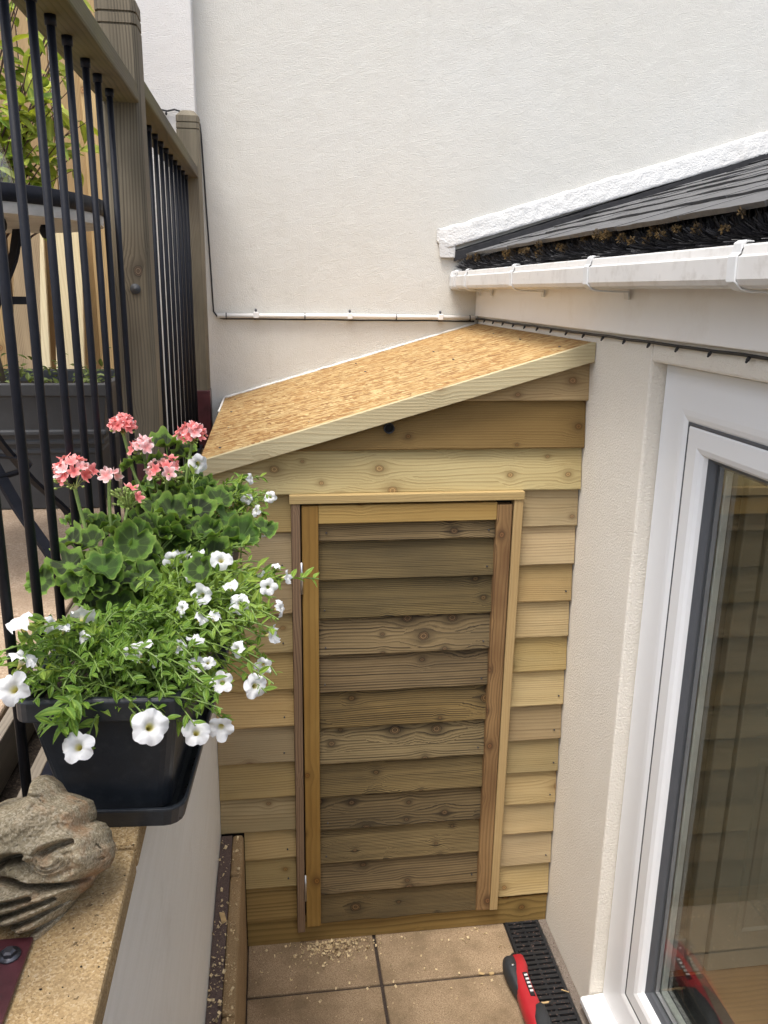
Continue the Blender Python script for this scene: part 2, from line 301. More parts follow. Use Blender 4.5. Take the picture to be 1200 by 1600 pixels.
def leafmat(name, c1, c2, edge=None, zone=None, rough=.45, sub=.0, vein=.35):
    """leaf: per-leaf tint, radial attribute 'rad' for zones and rim, some light through"""
    m = N(name); at = m.n('Attribute'); at.attribute_name = 'rad'; rad = at.outputs['Fac']; r = m.rnd(); o = m.obj()
    c = m.mix(r, c1, c2); nz = m.noise(o, 160, 4, .6)
    c = m.mix(m.math('MULTIPLY', m.mr(nz, .4, .7), .35), c, [x*.6 for x in c1])
    if zone is not None:
        wz = m.math('ADD', rad, m.math('MULTIPLY', m.math('SUBTRACT', m.noise(o, 70, 2), .5), .3))
        zz = m.math('MULTIPLY', m.mr(wz, .24, .32), m.mr(wz, .72, .80, 1, 0))
        c = m.mix(m.math('MULTIPLY', zz, m.math('MULTIPLY_ADD', r, .4, .55)), c, zone)
    if edge is not None: c = m.mix(m.math('MULTIPLY', m.mr(rad, .88, 1.0), .8), c, edge)
    a2 = m.n('Attribute'); a2.attribute_name = 'vein'
    c = m.mix(m.math('MULTIPLY', a2.outputs['Fac'], vein), c, [min(1, x*1.7+.02) for x in c2])
    m.bump(m.math('SUBTRACT', nz, m.math('MULTIPLY', a2.outputs['Fac'], 1.5)), .7, .002)
    bs = m.fin(c, rough, .4)
    tl = m.n('BsdfTranslucent'); tn = m.mix(1.0, c, (1.0, 1.0, .45, 1), 'MULTIPLY'); m.put(tl.inputs[0], tn)
    mx = m.n('MixShader'); mx.inputs[0].default_value = .28; m.t.links.new(m.b.outputs[0], mx.inputs[1]); m.t.links.new(tl.outputs[0], mx.inputs[2]); m.t.links.new(mx.outputs[0], m.out.inputs[0])
    return bs
M['ger_leaf'] = leafmat('zonal_geranium_leaf', (.09, .20, .026), (.19, .33, .05), edge=(.30, .42, .09), zone=(.020, .026, .014), rough=.5, vein=.2)
M['pet_leaf'] = leafmat('small_green_leaf', (.12, .25, .032), (.35, .47, .075), rough=.45)
M['shrub_leaf'] = leafmat('lime_shrub_leaf', (.16, .28, .04), (.48, .52, .08), rough=.4)
M['cover_leaf'] = leafmat('dark_ground_leaf', (.06, .12, .03), (.22, .24, .06), rough=.5)

def petal(name, cin, cout, rim=None, throat=None):
    m = N(name); at = m.n('Attribute'); at.attribute_name = 'rad'; rad = at.outputs['Fac']; o = m.obj()
    stops = []
    if throat is not None: stops = [(0, throat[0]), (.16, throat[1]), (.30, cin)]
    else: stops = [(0, cin)]
    stops += [(.75, cout)] + ([(1.0, rim)] if rim is not None else [])
    c = m.ramp(rad, stops)
    a2 = m.n('Attribute'); a2.attribute_name = 'vein'
    c = m.mix(m.math('MULTIPLY', a2.outputs['Fac'], .12), c, (.62, .62, .55))
    m.bump(m.math('ADD', m.noise(o, 300, 2), a2.outputs['Fac']), .25, .001)
    bs = m.fin(c, .6, .25)
    tl = m.n('BsdfTranslucent'); m.put(tl.inputs[0], c)
    mx = m.n('MixShader'); mx.inputs[0].default_value = .25; m.t.links.new(m.b.outputs[0], mx.inputs[1]); m.t.links.new(tl.outputs[0], mx.inputs[2]); m.t.links.new(mx.outputs[0], m.out.inputs[0])
    return bs
M['pet_white'] = petal('white_petunia_petal', (.74, .74, .72), (.77, .77, .77), throat=((.42, .36, .03), (.72, .66, .22)))
M['ger_coral'] = petal('coral_petal', (.62, .09, .09), (.86, .235, .22), rim=(.90, .42, .40))
M['ger_pale'] = petal('blush_petal', (.84, .26, .25), (.89, .50, .49), rim=(.92, .80, .78))

# ------------------------------------------------------------------ mesh helper
class MB:
    def __init__(s): s.v = []; s.f = []; s.a = {}; s.sm = []
    def add(s, vs, fs, smooth=False):
        o = len(s.v); s.v += [tuple(p) for p in vs]; s.f += [tuple(i+o for i in q) for q in fs]; s.sm += [smooth]*len(fs); return s
    def box(s, x0, x1, y0, y1, z0, z1):
        return s.add([(x0, y0, z0), (x1, y0, z0), (x1, y1, z0), (x0, y1, z0), (x0, y0, z1), (x1, y0, z1), (x1, y1, z1), (x0, y1, z1)],
                     [(0, 3, 2, 1), (4, 5, 6, 7), (0, 1, 5, 4), (1, 2, 6, 5), (2, 3, 7, 6), (3, 0, 4, 7)])
    def hexa(s, b, t):
        return s.add(list(b)+list(t), [(0, 3, 2, 1), (4, 5, 6, 7), (0, 1, 5, 4), (1, 2, 6, 5), (2, 3, 7, 6), (3, 0, 4, 7)])
    def loft(s, rings, caps=True, smooth=False, closed=True):
        n = len(rings[0]); vs = [p for r in rings for p in r]; fs = []
        for i in range(len(rings)-1):
            for j in range(n if closed else n-1):
                k = (j+1) % n; fs.append((i*n+j, i*n+k, (i+1)*n+k, (i+1)*n+j))
        if caps and closed: fs += [tuple(range(n))[::-1], tuple((len(rings)-1)*n+j for j in range(n))]
        return s.add(vs, fs, smooth)
    def tube(s, pts, r, n=8, caps=True, smooth=True):
        pts = [Vector(p) for p in pts]; rr = r if hasattr(r, '__len__') else [r]*len(pts); rings = []
        u = None
        for i, p in enumerate(pts):
            t = (pts[min(i+1, len(pts)-1)]-pts[max(i-1, 0)]).normalized()
            if u is None: u = t.orthogonal().normalized()
            else: u = (u-t*u.dot(t)); u = u.normalized() if u.length > 1e-6 else t.orthogonal().normalized()
            v = t.cross(u)
            rings.append([p+u*(rr[i]*math.cos(2*math.pi*k/n))+v*(rr[i]*math.sin(2*math.pi*k/n)) for k in range(n)])
        return s.loft(rings, caps, smooth)
    def ball(s, c, r, n=6, m=8, smooth=True):
        c = Vector(c); r = r if hasattr(r, '__len__') else (r, r, r)
        rings = [[(c.x+r[0]*math.sin(a)*math.cos(2*math.pi*k/m), c.y+r[1]*math.sin(a)*math.sin(2*math.pi*k/m), c.z+r[2]*math.cos(a)) for k in range(m)] for a in [math.pi*(i+.02)/(n+.04) for i in range(n+1)]]
        return s.loft(rings[::-1], True, smooth)
    def mesh(s, name, mat=None):
        me = bpy.data.meshes.new(name); me.from_pydata(s.v, [], s.f); me.polygons.foreach_set('use_smooth', s.sm)
        for k, vals in s.a.items():
            at = me.attributes.new(k, 'FLOAT', 'POINT'); at.data.foreach_set('value', vals)
        if mat: me.materials.append(mat)
        me.update(); return me
    def build(s, name, mat, parent=None, bevel=0, **props):
        o = bpy.data.objects.new(name, s.mesh(name, mat)); C.objects.link(o)
        if parent is not None: adopt(o, parent)
        if bevel:
            b = o.modifiers.new('bevel', 'BEVEL'); b.width = bevel; b.segments = 2; b.limit_method = 'ANGLE'; b.angle_limit = math.radians(40)
        for k, v in props.items(): o[k] = v
        return o

WORLD = {}
def adopt(o, parent):
    """parent without moving: meshes are written in world coordinates, things are unrotated empties or meshes"""
    o.parent = parent; o.matrix_parent_inverse = WORLD.get(parent.name, Matrix()).inverted()
def thing(name, label, cat, loc=(0, 0, 0), group=None):
    o = bpy.data.objects.new(name, None); C.objects.link(o); o.location = loc; o.empty_display_size = .1
    WORLD[o.name] = Matrix.Translation(Vector(loc)); o['label'] = label; o['category'] = cat
    if group: o['group'] = group
    return o
def tag(o, label, cat, group=None):
    o['label'] = label; o['category'] = cat
    if group: o['group'] = group
    return o
def place(name, me, mat4, parent=None, **props):
    """an object that shares a mesh, at a world matrix"""
    o = bpy.data.objects.new(name, me); C.objects.link(o)
    if parent is not None: adopt(o, parent)
    o.matrix_basis = mat4
    for k, v in props.items(): o[k] = v
    return o
def frame(pos, normal, roll=0., scale=1.):
    """local Z -> normal"""
    q = Vector(normal).normalized().to_track_quat('Z', 'Y').to_matrix().to_4x4()
    return Matrix.Translation(Vector(pos)) @ q @ Matrix.Rotation(roll, 4, 'Z') @ Matrix.Diagonal((scale, scale, scale, 1))
def nz(*p): return mnoise.noise(Vector(p))

# ================================================================== SETTING: ground, patio
YS, YB, XW = 2.51, 3.95, 1.0            # shed front, back wall, extension wall
g = MB().add([(-60, -60, -.06), (60, -60, -.06), (60, 60, -.06), (-60, 60, -.06)], [(0, 1, 2, 3)]).build('ground', M['ground']); g['kind'] = 'structure'
patio = MB().box(-.2, 1.0, -1.5, YS, -.05, -.008).build('patio', M['joint']); patio['kind'] = 'structure'
ys = [-1.5, -.95, -.5, -.04, .42, .88, 1.345, 1.81, 2.272, YS+.01]
for i in range(len(ys)-1):
    for x0, x1 in ((-.118, .333), (.344, .832)):
        j = [random.uniform(-.0015, .0015) for _ in range(4)]
        b = MB(); y0, y1 = ys[i]+.005, ys[i+1]-.005
        b.hexa([(x0, y0, -.03), (x1, y0, -.03), (x1, y1, -.03), (x0, y1, -.03)], [(x0, y0, j[0]), (x1, y0, j[1]), (x1, y1, j[2]), (x0, y1, j[3])])
        b.build('paving_slab', M['paving'], patio, bevel=.004)
MB().box(.968, .998, -1.5, YS, -.03, .003).build('concrete_edge', M['concrete'], patio, bevel=.004)

# drain channel with cross bars
dr = thing('drain_channel', 'black plastic drain channel with slotted grating beside the patio door', 'drain', (.903, 2.1, 0))
MB().box(.836, .966, -1.2, YS-.004, -.028, -.020).build('channel_floor', M['black'], dr)
for x0, x1 in ((.836, .847), (.955, .966)): MB().box(x0, x1, -1.2, YS-.004, -.02, .004).build('channel_edge', M['black'], dr, bevel=.002)
MB().box(.897, .905, -1.2, YS-.004, -.016, .001).build('centre_rib', M['black'], dr)
barm = MB().box(-.054, .054, -.0065, .0065, -.014, .003).mesh('grating_bar', M['black'])
y = 2.495
while y > 1.2:
    place('grating_bar', barm, Matrix.Translation((.901, y, random.uniform(-.001, .0005))) @ Matrix.Rotation(random.uniform(-.03, .03), 4, 'Z'), dr); y -= .0215
deb = MB()
for i in range(420):
    x, yy = random.uniform(.845, .99), random.uniform(1.9, 2.5); s_ = random.choice((.0012, .0016, .0025)); z0 = .0035
    deb.ball((x, yy, z0+s_*.4), (s_, s_*random.uniform(.6, 1.6), s_*.6), 3, 5, False)
tag(deb.build('grit', M['dirt_strip']), 'fine grit scattered over the black drain grating', 'grit')['kind'] = 'stuff'

# ================================================================== back wall
bw = thing('back_wall', 'tall cream painted rendered house wall behind the timber shed', 'wall', (1, YB, 0))
MB().box(-.286, 6, YB, YB+.3, -.05, 7).build('wall', M['wall'], bw)
MB().box(-7, -.285, YB-.09, YB+.3, -.05, 7).build('wall', M['wall_w'], bw, bevel=.006, label='whiter section of the wall standing slightly forward at the left')

# ================================================================== extension on the right
ex = thing('house_extension', 'low cream rendered extension with white patio door and slate tiled roof', 'building', (1.1, 2, 0))
YJ = 2.078
e = MB(); e.box(XW, 1.12, YJ, YB, -.05, 2.44); e.build('wall', M['ext_wall'], ex, bevel=.007)
MB().box(XW+.0005, 1.12, -2.5, YJ, 2.131, 2.44).build('lintel_wall', M['ext_wall'], ex, bevel=.007)
MB().box(XW+.0005, 1.12, -2.5, YJ, -.05, .048).build('base_wall', M['concrete'], ex)
for a in ((1.02, 1.5, -.05, 2.44), (3.7, 4.2, -.05, 2.44), (1.5, 3.7, -.05, .6), (1.5, 3.7, 2.2, 2.44)): MB().box(a[0], a[1], -2.5, -2.3, a[2], a[3]).build('end_wall', M['ext_wall'], ex)  # unseen wall, with an opening added to let light into the room
# sill
b = MB(); b.loft([[(.968, y, .052), (.968, y, .070), (.975, y, .075), (1.06, y, .080), (1.06, y, .052)] for y in (-2.4, YJ-.004)]); b.build('door_sill', M['sill'], ex, bevel=.002)
# fascia board
MB().box(.984, .9995, -2.5, YB-.002, 2.192, 2.43).build('fascia_board', M['upvc_f'], ex, bevel=.004)
# patio door: outer frame, sash, beads, two panes
def member(name, prof, p_inner, parent, mat):
    """mitred rectangular frame in the plane X=const; prof = list of (offset inward, X) ; corners (y_far, z_lo, y_near, z_hi)"""
    yf, zl, yn, zh = p_inner; rings = []
    for (cy, cz, sy, sz) in ((yf, zl, -1, 1), (yf, zh, -1, -1), (yn, zh, 1, -1), (yn, zl, 1, 1)):
        rings.append([(x, cy+sy*o, cz+sz*o) for o, x in prof])
    b = MB(); n = len(prof)
    for i in range(4):
        b.loft([rings[i], rings[(i+1) % 4]], False, False)
    return b.build(name, mat, parent)
pd = bpy.data.objects.new('patio_door', MB().box(1.075, 1.082, YJ-.06, YJ-.012, .085, 2.12).mesh('patio_door', M['upvc'])); C.objects.link(pd); adopt(pd, ex)
WORLD[pd.name] = Matrix()
YF, ZL, YN, ZH = 2.072, .079, -.6, 2.127
member('outer_frame', [(0, 1.10), (0, 1.046), (.004, 1.042), (.104, 1.042), (.118, 1.0435), (.130, 1.0475), (.134, 1.050), (.134, 1.10)], (YF, ZL, YN, ZH), pd, M['upvc'])
member('gasket', [(.1341, 1.095), (.1341, 1.0487), (.138, 1.0475), (.1424, 1.0478), (.1424, 1.095)], (YF, ZL, YN, ZH), pd, M['gasket'])
member('sash', [(.1425, 1.10), (.1425, 1.050), (.1465, 1.046), (.190, 1.046), (.203, 1.051), (.210, 1.059), (.213, 1.068), (.213, 1.10)], (YF, ZL, YN, ZH), pd, M['upvc'])
member('glazing_gasket', [(.213, 1.098), (.213, 1.069), (.2165, 1.074), (.2235, 1.080), (.226, 1.0855), (.226, 1.098)], (YF, ZL, YN, ZH), pd, M['gasket'])
pc = [YF-.222, ZL+.222, YN+.222, ZH-.222]
for x in (1.086, 1.106): MB().box(x, x+.004, pc[2], pc[0], pc[1], pc[3]).build('glass_pane', M['glass'], pd)
member('spacer_bar', [(.224, 1.104), (.224, 1.0915), (.233, 1.0915), (.233, 1.104)], (YF, ZL, YN, ZH), pd, M['gasket'])
member('inner_frame', [(.02, 1.13), (.02, 1.112), (.226, 1.112), (.230, 1.116), (.230, 1.13)], (YF, ZL, YN, ZH), pd, M['clip'])
# the room behind the glass
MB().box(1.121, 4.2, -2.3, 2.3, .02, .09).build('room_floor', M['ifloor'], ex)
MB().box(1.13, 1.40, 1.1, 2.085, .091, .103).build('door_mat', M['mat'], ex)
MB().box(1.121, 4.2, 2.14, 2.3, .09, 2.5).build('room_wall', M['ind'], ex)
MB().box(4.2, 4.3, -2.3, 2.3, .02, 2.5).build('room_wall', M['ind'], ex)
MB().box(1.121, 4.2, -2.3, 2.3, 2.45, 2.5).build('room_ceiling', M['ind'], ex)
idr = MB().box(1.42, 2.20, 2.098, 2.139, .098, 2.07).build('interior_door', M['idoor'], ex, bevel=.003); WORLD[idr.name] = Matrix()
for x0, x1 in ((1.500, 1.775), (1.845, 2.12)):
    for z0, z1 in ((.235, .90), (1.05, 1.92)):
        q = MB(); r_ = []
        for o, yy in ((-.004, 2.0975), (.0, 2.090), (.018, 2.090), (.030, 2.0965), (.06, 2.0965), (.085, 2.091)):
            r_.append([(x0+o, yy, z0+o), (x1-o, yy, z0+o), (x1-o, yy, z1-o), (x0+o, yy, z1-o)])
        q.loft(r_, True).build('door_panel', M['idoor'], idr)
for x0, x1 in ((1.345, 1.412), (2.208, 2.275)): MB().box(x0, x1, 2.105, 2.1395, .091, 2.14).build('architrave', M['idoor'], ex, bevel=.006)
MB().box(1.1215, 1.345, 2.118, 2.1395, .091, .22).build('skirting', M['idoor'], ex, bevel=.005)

# gutter
gut = MB(); prof = [(.982, 2.405), (.982, 2.335), (.968, 2.316), (.876, 2.3145), (.862, 2.320), (.8565, 2.331), (.8555, 2.371), (.862, 2.3735), (.8645, 2.391), (.870, 2.394), (.870, 2.390), (.866, 2.376), (.860, 2.371), (.861, 2.333), (.878, 2.320), (.966, 2.321), (.978, 2.338), (.978, 2.405)]
gut.loft([[(x, y, z) for x, z in prof] for y in (-2.4, 3.925)], True)
gu = gut.build('gutter', M['gutter'], ex, bevel=.0012); WORLD[gu.name] = Matrix()
capm = [(.983, 2.405), (.983, 2.333), (.969, 2.313), (.875, 2.311), (.858, 2.317), (.8525, 2.330), (.8515, 2.374), (.861, 2.396), (.885, 2.400)]
MB().loft([[(x, y, z) for x, z in capm] for y in (3.915, 3.944)]).build('end_cap', M['clip'], gu, bevel=.002)
strap = [(.975, 2.288), (.972, 2.306), (.890, 2.3075), (.868, 2.312), (.8525, 2.326), (.8510, 2.372), (.8585, 2.378), (.8600, 2.396), (.868, 2.401), (.884, 2.3995), (.884, 2.396), (.870, 2.396), (.8555, 2.372), (.8565, 2.328), (.870, 2.3155), (.890, 2.312), (.976, 2.311), (.979, 2.288)]
def bracket(yy, wd):
    sh = [(x, 0 if z > 2.33 else .0, z) for x, z in strap]
    b = MB(); b.loft([[(x, yy+k*wd, z) for x, _, z in sh] for k in (-.5, .5)]); return b.build('gutter_bracket', M['clip'], gu, bevel=.0015)
for yy in (.04, .76, 1.483, 2.213, 2.931, 3.64): bracket(yy, .030)
for yy in (3.87, 3.83): bracket(yy, .016)

# roof tiles
SL = .318
def zr(x): return 2.470+SL*(x-.90)
roof = MB().hexa([(.93, -2.4, zr(.93)-.06), (3.6, -2.4, zr(3.6)-.06), (3.6, YB-.004, zr(3.6)-.06), (.93, YB-.004, zr(.93)-.06)],
                 [(.93, -2.4, zr(.93)-.03), (3.6, -2.4, zr(3.6)-.03), (3.6, YB-.004, zr(3.6)-.03), (.93, YB-.004, zr(.93)-.03)]).build('roof', M['lead'], ex); WORLD[roof.name] = Matrix()
tm = []
for k in range(3):
    q = MB(); L = .40; n = 5; top = []; bot = []
    for i in range(n+1):
        yy = -.163+.326*i/n; d = random.uniform(-.002, .0015)
        top.append((d, yy, .0095+random.uniform(-.001, .001))); bot.append((d+.003, yy, -.002))
    for i in range(n):
        q.add([top[i], top[i+1], (L, top[i+1][1], -.001), (L, top[i][1], -.001), bot[i], bot[i+1]], [(0, 3, 2, 1), (0, 1, 5, 4)])
    q.add([top[0], bot[0], (L, top[0][1], -.001)], [(0, 1, 2)]); q.add([top[n], bot[n], (L, top[n][1], -.001)], [(0, 2, 1)])
    tm.append(q.mesh('slate_tile', M['tile']))
tx = Matrix.Rotation(-math.atan(SL), 4, 'Y'); i = 0; xs = [.885+.20*k for k in range(12)]
for ci, x in enumerate(xs):
    y = YB-.02-.165*(1 if ci % 2 else 2)
    while y > -1.0:
        place('slate_tile', tm[i % 3], Matrix.Translation((x, y, zr(x)-.006+random.uniform(-.002, .002))) @ tx @ Matrix.Rotation(random.uniform(-.002, .002), 4, 'Z'), roof); y -= .331; i += 1
# mortar fillet against the back wall
b = MB(); rows = []
for i in range(260):
    x = .785+i*.0108
    zb = 2.506+.2985*(x-.862)+.0025*nz(x*9, 1, 0)+.0015*nz(x*40, 1, 0); zt = 2.583+.3045*(x-.80)+.007*nz(x*6, 5, 0)+.005*nz(x*17, 9, 0)+.003*nz(x*45, 9, 0)
    e_ = min(1, (x-.785)/.06); zb = zb+(zt-zb)*.5*(1-e_)**2; th = .030*max(.3, e_**.5)
    row = [(x, YB-.003, zb), (x, YB-th*.9, zb)]
    for k in range(9):
        t = k/8; row.append((x, YB-th*(1-.55*t)+.0035*nz(x*28, t*4.5, 1)+.002*nz(x*70, t*9, 5), zb+.003+(zt-zb-.006)*t))
    rows.append(row+[(x, YB-.006, zt+.001), (x, YB-.002, zt+.001)])
b.loft(rows, True, True); b.build('mortar_fillet', M['flash'], ex)
b = MB(); b.hexa([(.80, YB-.022, 2.455), (.872, YB-.028, 2.455), (.872, YB-.003, 2.455), (.80, YB-.003, 2.47)], [(.795, YB-.022, 2.545), (.872, YB-.028, 2.51), (.872, YB-.003, 2.51), (.795, YB-.003, 2.545)])
b.build('end_mortar', M['flash'], ex, bevel=.004)
b = MB(); rows = []
for i in range(60):
    x = .87+i*.045; rows.append([(x, YB-.030, zr(x)-.02), (x, YB-.030, zr(x)+.022+.010*nz(x*8, 0, 3)), (x, YB-.003, zr(x)+.030), (x, YB-.003, zr(x)-.02)])
b.loft(rows).build('lead_soaker', M['lead'], ex)

# brush lying in the gutter, with dead moss caught in it
br = thing('gutter_brush', 'black bristle gutter brush lying along the gutter below the tiles', 'brush', (.92, 2.5, 2.39))
MB().tube([(.925, 3.93, 2.405), (.925, -1.0, 2.405)], .004, 6).build('wire_core', M['black_m'], br)
b = MB()
for i in range(9000):
    y = 3.92-(i/9000)*2.9; a = random.uniform(-.4, math.pi+.4); L = random.uniform(.045, .062); p = Vector((.925, y, 2.405))
    d = Vector((math.cos(a)*.95, random.uniform(-.5, .5), math.sin(a)*1.0)).normalized(); q = p+d*L
    if q.x > .975: q.x = .975
    if q.x < .868: q.x = .868
    s_ = d.cross(Vector((random.random()-.5, random.random()-.5, random.random()-.5))).normalized()*.0011
    b.add([p+d*.004-s_, p+d*.004+s_, q+s_*.6, q-s_*.6], [(0, 1, 2, 3)])
b.build('bristles', M['bristle'], br, kind='stuff')
b = MB()
for i in range(34):
    y = random.choice((random.uniform(1.3, 3.7), random.uniform(1.3, 2.3), random.uniform(2.5, 3.3))); x = random.uniform(.874, .91); z = random.uniform(2.425, 2.455); R_ = random.uniform(.006, .015)
    for k in range(int(R_*9000)):
        d = Vector((random.gauss(0, 1), random.gauss(0, 1.5), random.gauss(.25, .8))).normalized(); p = Vector((x, y, z))+d*R_*random.uniform(.5, 1.0); L = d*random.uniform(.002, .006)+Vector((random.gauss(0, .001),)*3)
        s_ = L.cross(Vector((1, .3, .2))).normalized()*.0016
        b.add([p-s_, p+s_, p+L+s_*.7, p+L-s_*.7], [(0, 1, 2, 3)])
tag(b.build('moss', M['moss']), 'brown dead moss caught in the black gutter brush', 'moss')['kind'] = 'stuff'

# ================================================================== retaining wall, kerb, terrace on the left
rw = thing('retaining_wall', 'white painted retaining wall with yellow stone coping under the planter', 'wall', (-.28, 1.5, 0))
b = MB(); rows = []
for i in range(40):
    y = -1.5+i*(YB-.002+1.5)/39; o = .004*nz(y*3, 0, 0)
    rows.append([(-.36, y, -.05), (-.2+o, y, -.05), (-.2+o+.002*nz(y*5, 2, 0), y, .8), (-.203+o, y, 1.52), (-.206, y, 1.556), (-.36, y, 1.556)])
b.loft(rows, True, False).build('wall', M['ret'], rw)
yy = -1.4
for L in (.62, .9, .84, .6, .6, .6, .6, .4):
    y1 = min(yy+L-.008, YB-.004)
    MB().box(-.346, -.186, yy, y1, 1.557, 1.595).build('coping_stone', M['coping'], rw, bevel=.005); yy += L
# raised kerb along the foot of the wall
kb = thing('raised_kerb', 'tan concrete edging kerb with brown mortar strip along the white wall', 'kerb', (-.16, 1.8, 0))
MB().box(-.1985, -.160, -1.5, YS-.022, -.04, .478).build('mortar_strip', M['dirt_strip'], kb)
yk = [-1.5, -.8, -.1, .6, 1.18, 1.752, 2.284, YS-.018]
for i in range(len(yk)-1):
    MB().box(-.1595, -.122, yk[i]+.003, yk[i+1]-.003, -.04, .481).build('edging_stone', M['curb'], kb, bevel=.010)
# terrace
TZ = 1.66
te = MB().box(-7, -.42, -2, YB-.1, -.05, TZ-.012).build('terrace', M['joint']); te['kind'] = 'structure'
for i in range(6):
    for k in range(3):
        x1 = -.423-k*.458-(.0 if k else 0); x0 = x1-.45; y0 = .62+i*.50; y1 = y0+.492
        MB().box(x0, x1, y0, y1, TZ-.03, TZ+random.uniform(-.002, .003)).build('flagstone', M['flag'], te, bevel=.005)
MB().box(-.4195, -.402, .3, 3.2, 1.58, TZ-.004).build('timber_edging', M['edging'], te, bevel=.002)
MB().box(-.367, -.348, .3, 1.35, 1.585, 1.603).build('timber_edging', M['edging'], rw, bevel=.002)
b = MB()
for i in range(24):
    y = .3+i*.05; 
b = MB(); rows = []
for i in range(60):
    y = .3+i*.05; rows.append([(x, y, 1.575+.012*nz(x*60, y*30, 0)) for x in (-.402, -.394, -.385, -.376, -.367)])
b.loft(rows, False, True, closed=False); s_ = b.build('soil', M['soil']); tag(s_, 'dark soil in the narrow gap behind the coping', 'soil'); s_['kind'] = 'stuff'

# ================================================================== timber shed
sh = thing('timber_shed', 'small timber lean-to shed with feather-edge boards and orange board roof', 'shed', (.4, 2.6, 0))
def roof_lo(x): return 1.766+.2755*(x+.192)        # lower edge of the roof fascia
def board(x0, x1, zt, zb, mat, parent, yb=YS, t0=.005, t1=.021, clip=False, seed=0., nseg=8, waney=.0022):
    """feather-edge board: thin top tucked under the board above, thick lower edge standing proud and slightly waney"""
    b = MB(); rows = []
    for i in range(nseg+1):
        x = x0+(x1-x0)*i/nseg; zz = zb+waney*nz(x*9, seed, 0)+waney*.6*nz(x*31, seed, 2); top = zt
        if clip: top = min(zt, roof_lo(x)+.035); top = max(top, zz+.004)
        h = top-zz; full = zt-zb
        def yf(z): return yb-(t1-(t1-t0)*(z-zz)/full)+.0012*nz(x*5, z*8, seed)
        rows.append([(x, yb, zz), (x, yf(zz)+.003, zz), (x, yf(zz+.004), zz+min(.004, h*.3)), (x, yf(zz+h*.5), zz+h*.5), (x, yf(top), top), (x, yb, top)])
    b.loft(rows, True, False); return b.build('cladding_board', mat, parent)
sd_ = 0
board(.50, 1.0, 2.14, 1.975, M['clad'], sh, t1=.024, clip=True, seed=1)
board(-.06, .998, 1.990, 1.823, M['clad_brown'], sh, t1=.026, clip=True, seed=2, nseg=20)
board(-.198, .997, 1.835, 1.686, M['clad_pale'], sh, t1=.026, clip=True, seed=3, nseg=16)
LB = [1.687, 1.563, 1.42, 1.287, 1.152, 1.018, .884, .75, .615, .482, .369, .249, .112]
RB = [1.687, 1.561, 1.429, 1.298, 1.168, 1.041, .909, .776, .645, .515, .394, .259, .126]
for i in range(1, 13):
    board(-.198 if LB[i] > .45 else -.12, .0575, LB[i-1]+.014, LB[i], M['clad'] if i < 12 else M['clad_low'], sh, seed=10+i, waney=.003)
    board(.8025, .997-.002*random.random(), RB[i-1]+.014, RB[i], M['clad'], sh, seed=30+i)
MB().box(-.1205, .997, YS-.012, YS+.05, .0, .108).build('base_beam', M['clad_low'], sh, bevel=.003)
MB().box(-.1205, .997, YS-.0115, YS+.05, .108, .1135).build('base_beam', M['clad_low'], sh)
MB().box(-.199, .998, YS+.0015, YS+.02, .02, 1.76).build('dark_backing', M['void'], sh)  # black panel painted as the dark shed interior seen through gaps
# door frame battens
MB().box(.053, .803, 2.462, 2.5005, 1.661, 1.688).build('head_batten', M['trim_x'], sh, bevel=.002)
MB().box(.0585, .0855, 2.466, 2.5005, .070, 1.6605).build('jamb_batten', M['jamb'], sh, bevel=.002)
MB().hexa([(.766, 2.466, .093), (.795, 2.466, .093), (.795, 2.5005, .093), (.766, 2.5005, .093)], [(.771, 2.466, 1.6605), (.801, 2.466, 1.6605), (.801, 2.5005, 1.6605), (.771, 2.5005, 1.6605)]).build('jamb_batten', M['trim'], sh, bevel=.002)
door = MB().box(.095, .765, 2.5008, 2.506, .095, 1.64).build('door', M['void'], sh); WORLD[door.name] = Matrix()
MB().box(.0905, .142, 2.468, 2.500, .088, 1.653).build('door_stile', M['stile'], door, bevel=.0025)
MB().hexa([(.7165, 2.468, .095), (.7650, 2.468, .095), (.7650, 2.500, .095), (.7165, 2.500, .095)], [(.7165, 2.468, 1.645), (.7665, 2.468, 1.645), (.7665, 2.500, 1.645), (.7165, 2.500, 1.645)]).build('door_stile', M['stile_b'], door, bevel=.003)
MB().box(.1425, .716, 2.470, 2.500, 1.594, 1.6525).build('door_rail', M['rail_top'], door, bevel=.0025)
DB = [1.60, 1.531, 1.401, 1.269, 1.138, 1.005, .872, .736, .607, .474, .339, .210, .087]
for i in range(1, 13):
    o = board(.1425, .716, DB[i-1]+.012, DB[i], M['door_wood'], door, yb=2.5, t0=.003, t1=.020, seed=60+i, waney=.0035, nseg=10); o.name = 'door_board'
for z0 in (1.365, .205):
    h = MB(); h.tube([(.0882, 2.4655, z0), (.0882, 2.4655, z0+.105)], .0042, 10).build('hinge', M['steel'], door)
sc_ = MB(); sc_.loft([[(r*math.cos(k*math.pi/4), y, r*math.sin(k*math.pi/4)) for k in range(8)] for r, y in ((.003, .002), (.003, -.0010), (.0016, -.0012))]); scm = sc_.mesh('screw', M['bolt'])
for i in range(1, 13):
    for x, z, p_ in ((.975+random.uniform(-.004, .004), RB[i]+.035, sh), (.03+random.uniform(-.01, .004), LB[i]+.035, sh), (.165+random.uniform(-.004, .004), DB[i]+.03, door), (.695, DB[i]+.03+random.uniform(-.006, .006), door)):
        if random.random() < .45: continue
        place('screw', scm, Matrix.Translation((x, (2.490 if p_ is sh else 2.4815)+random.uniform(0, .001), z)), p_)
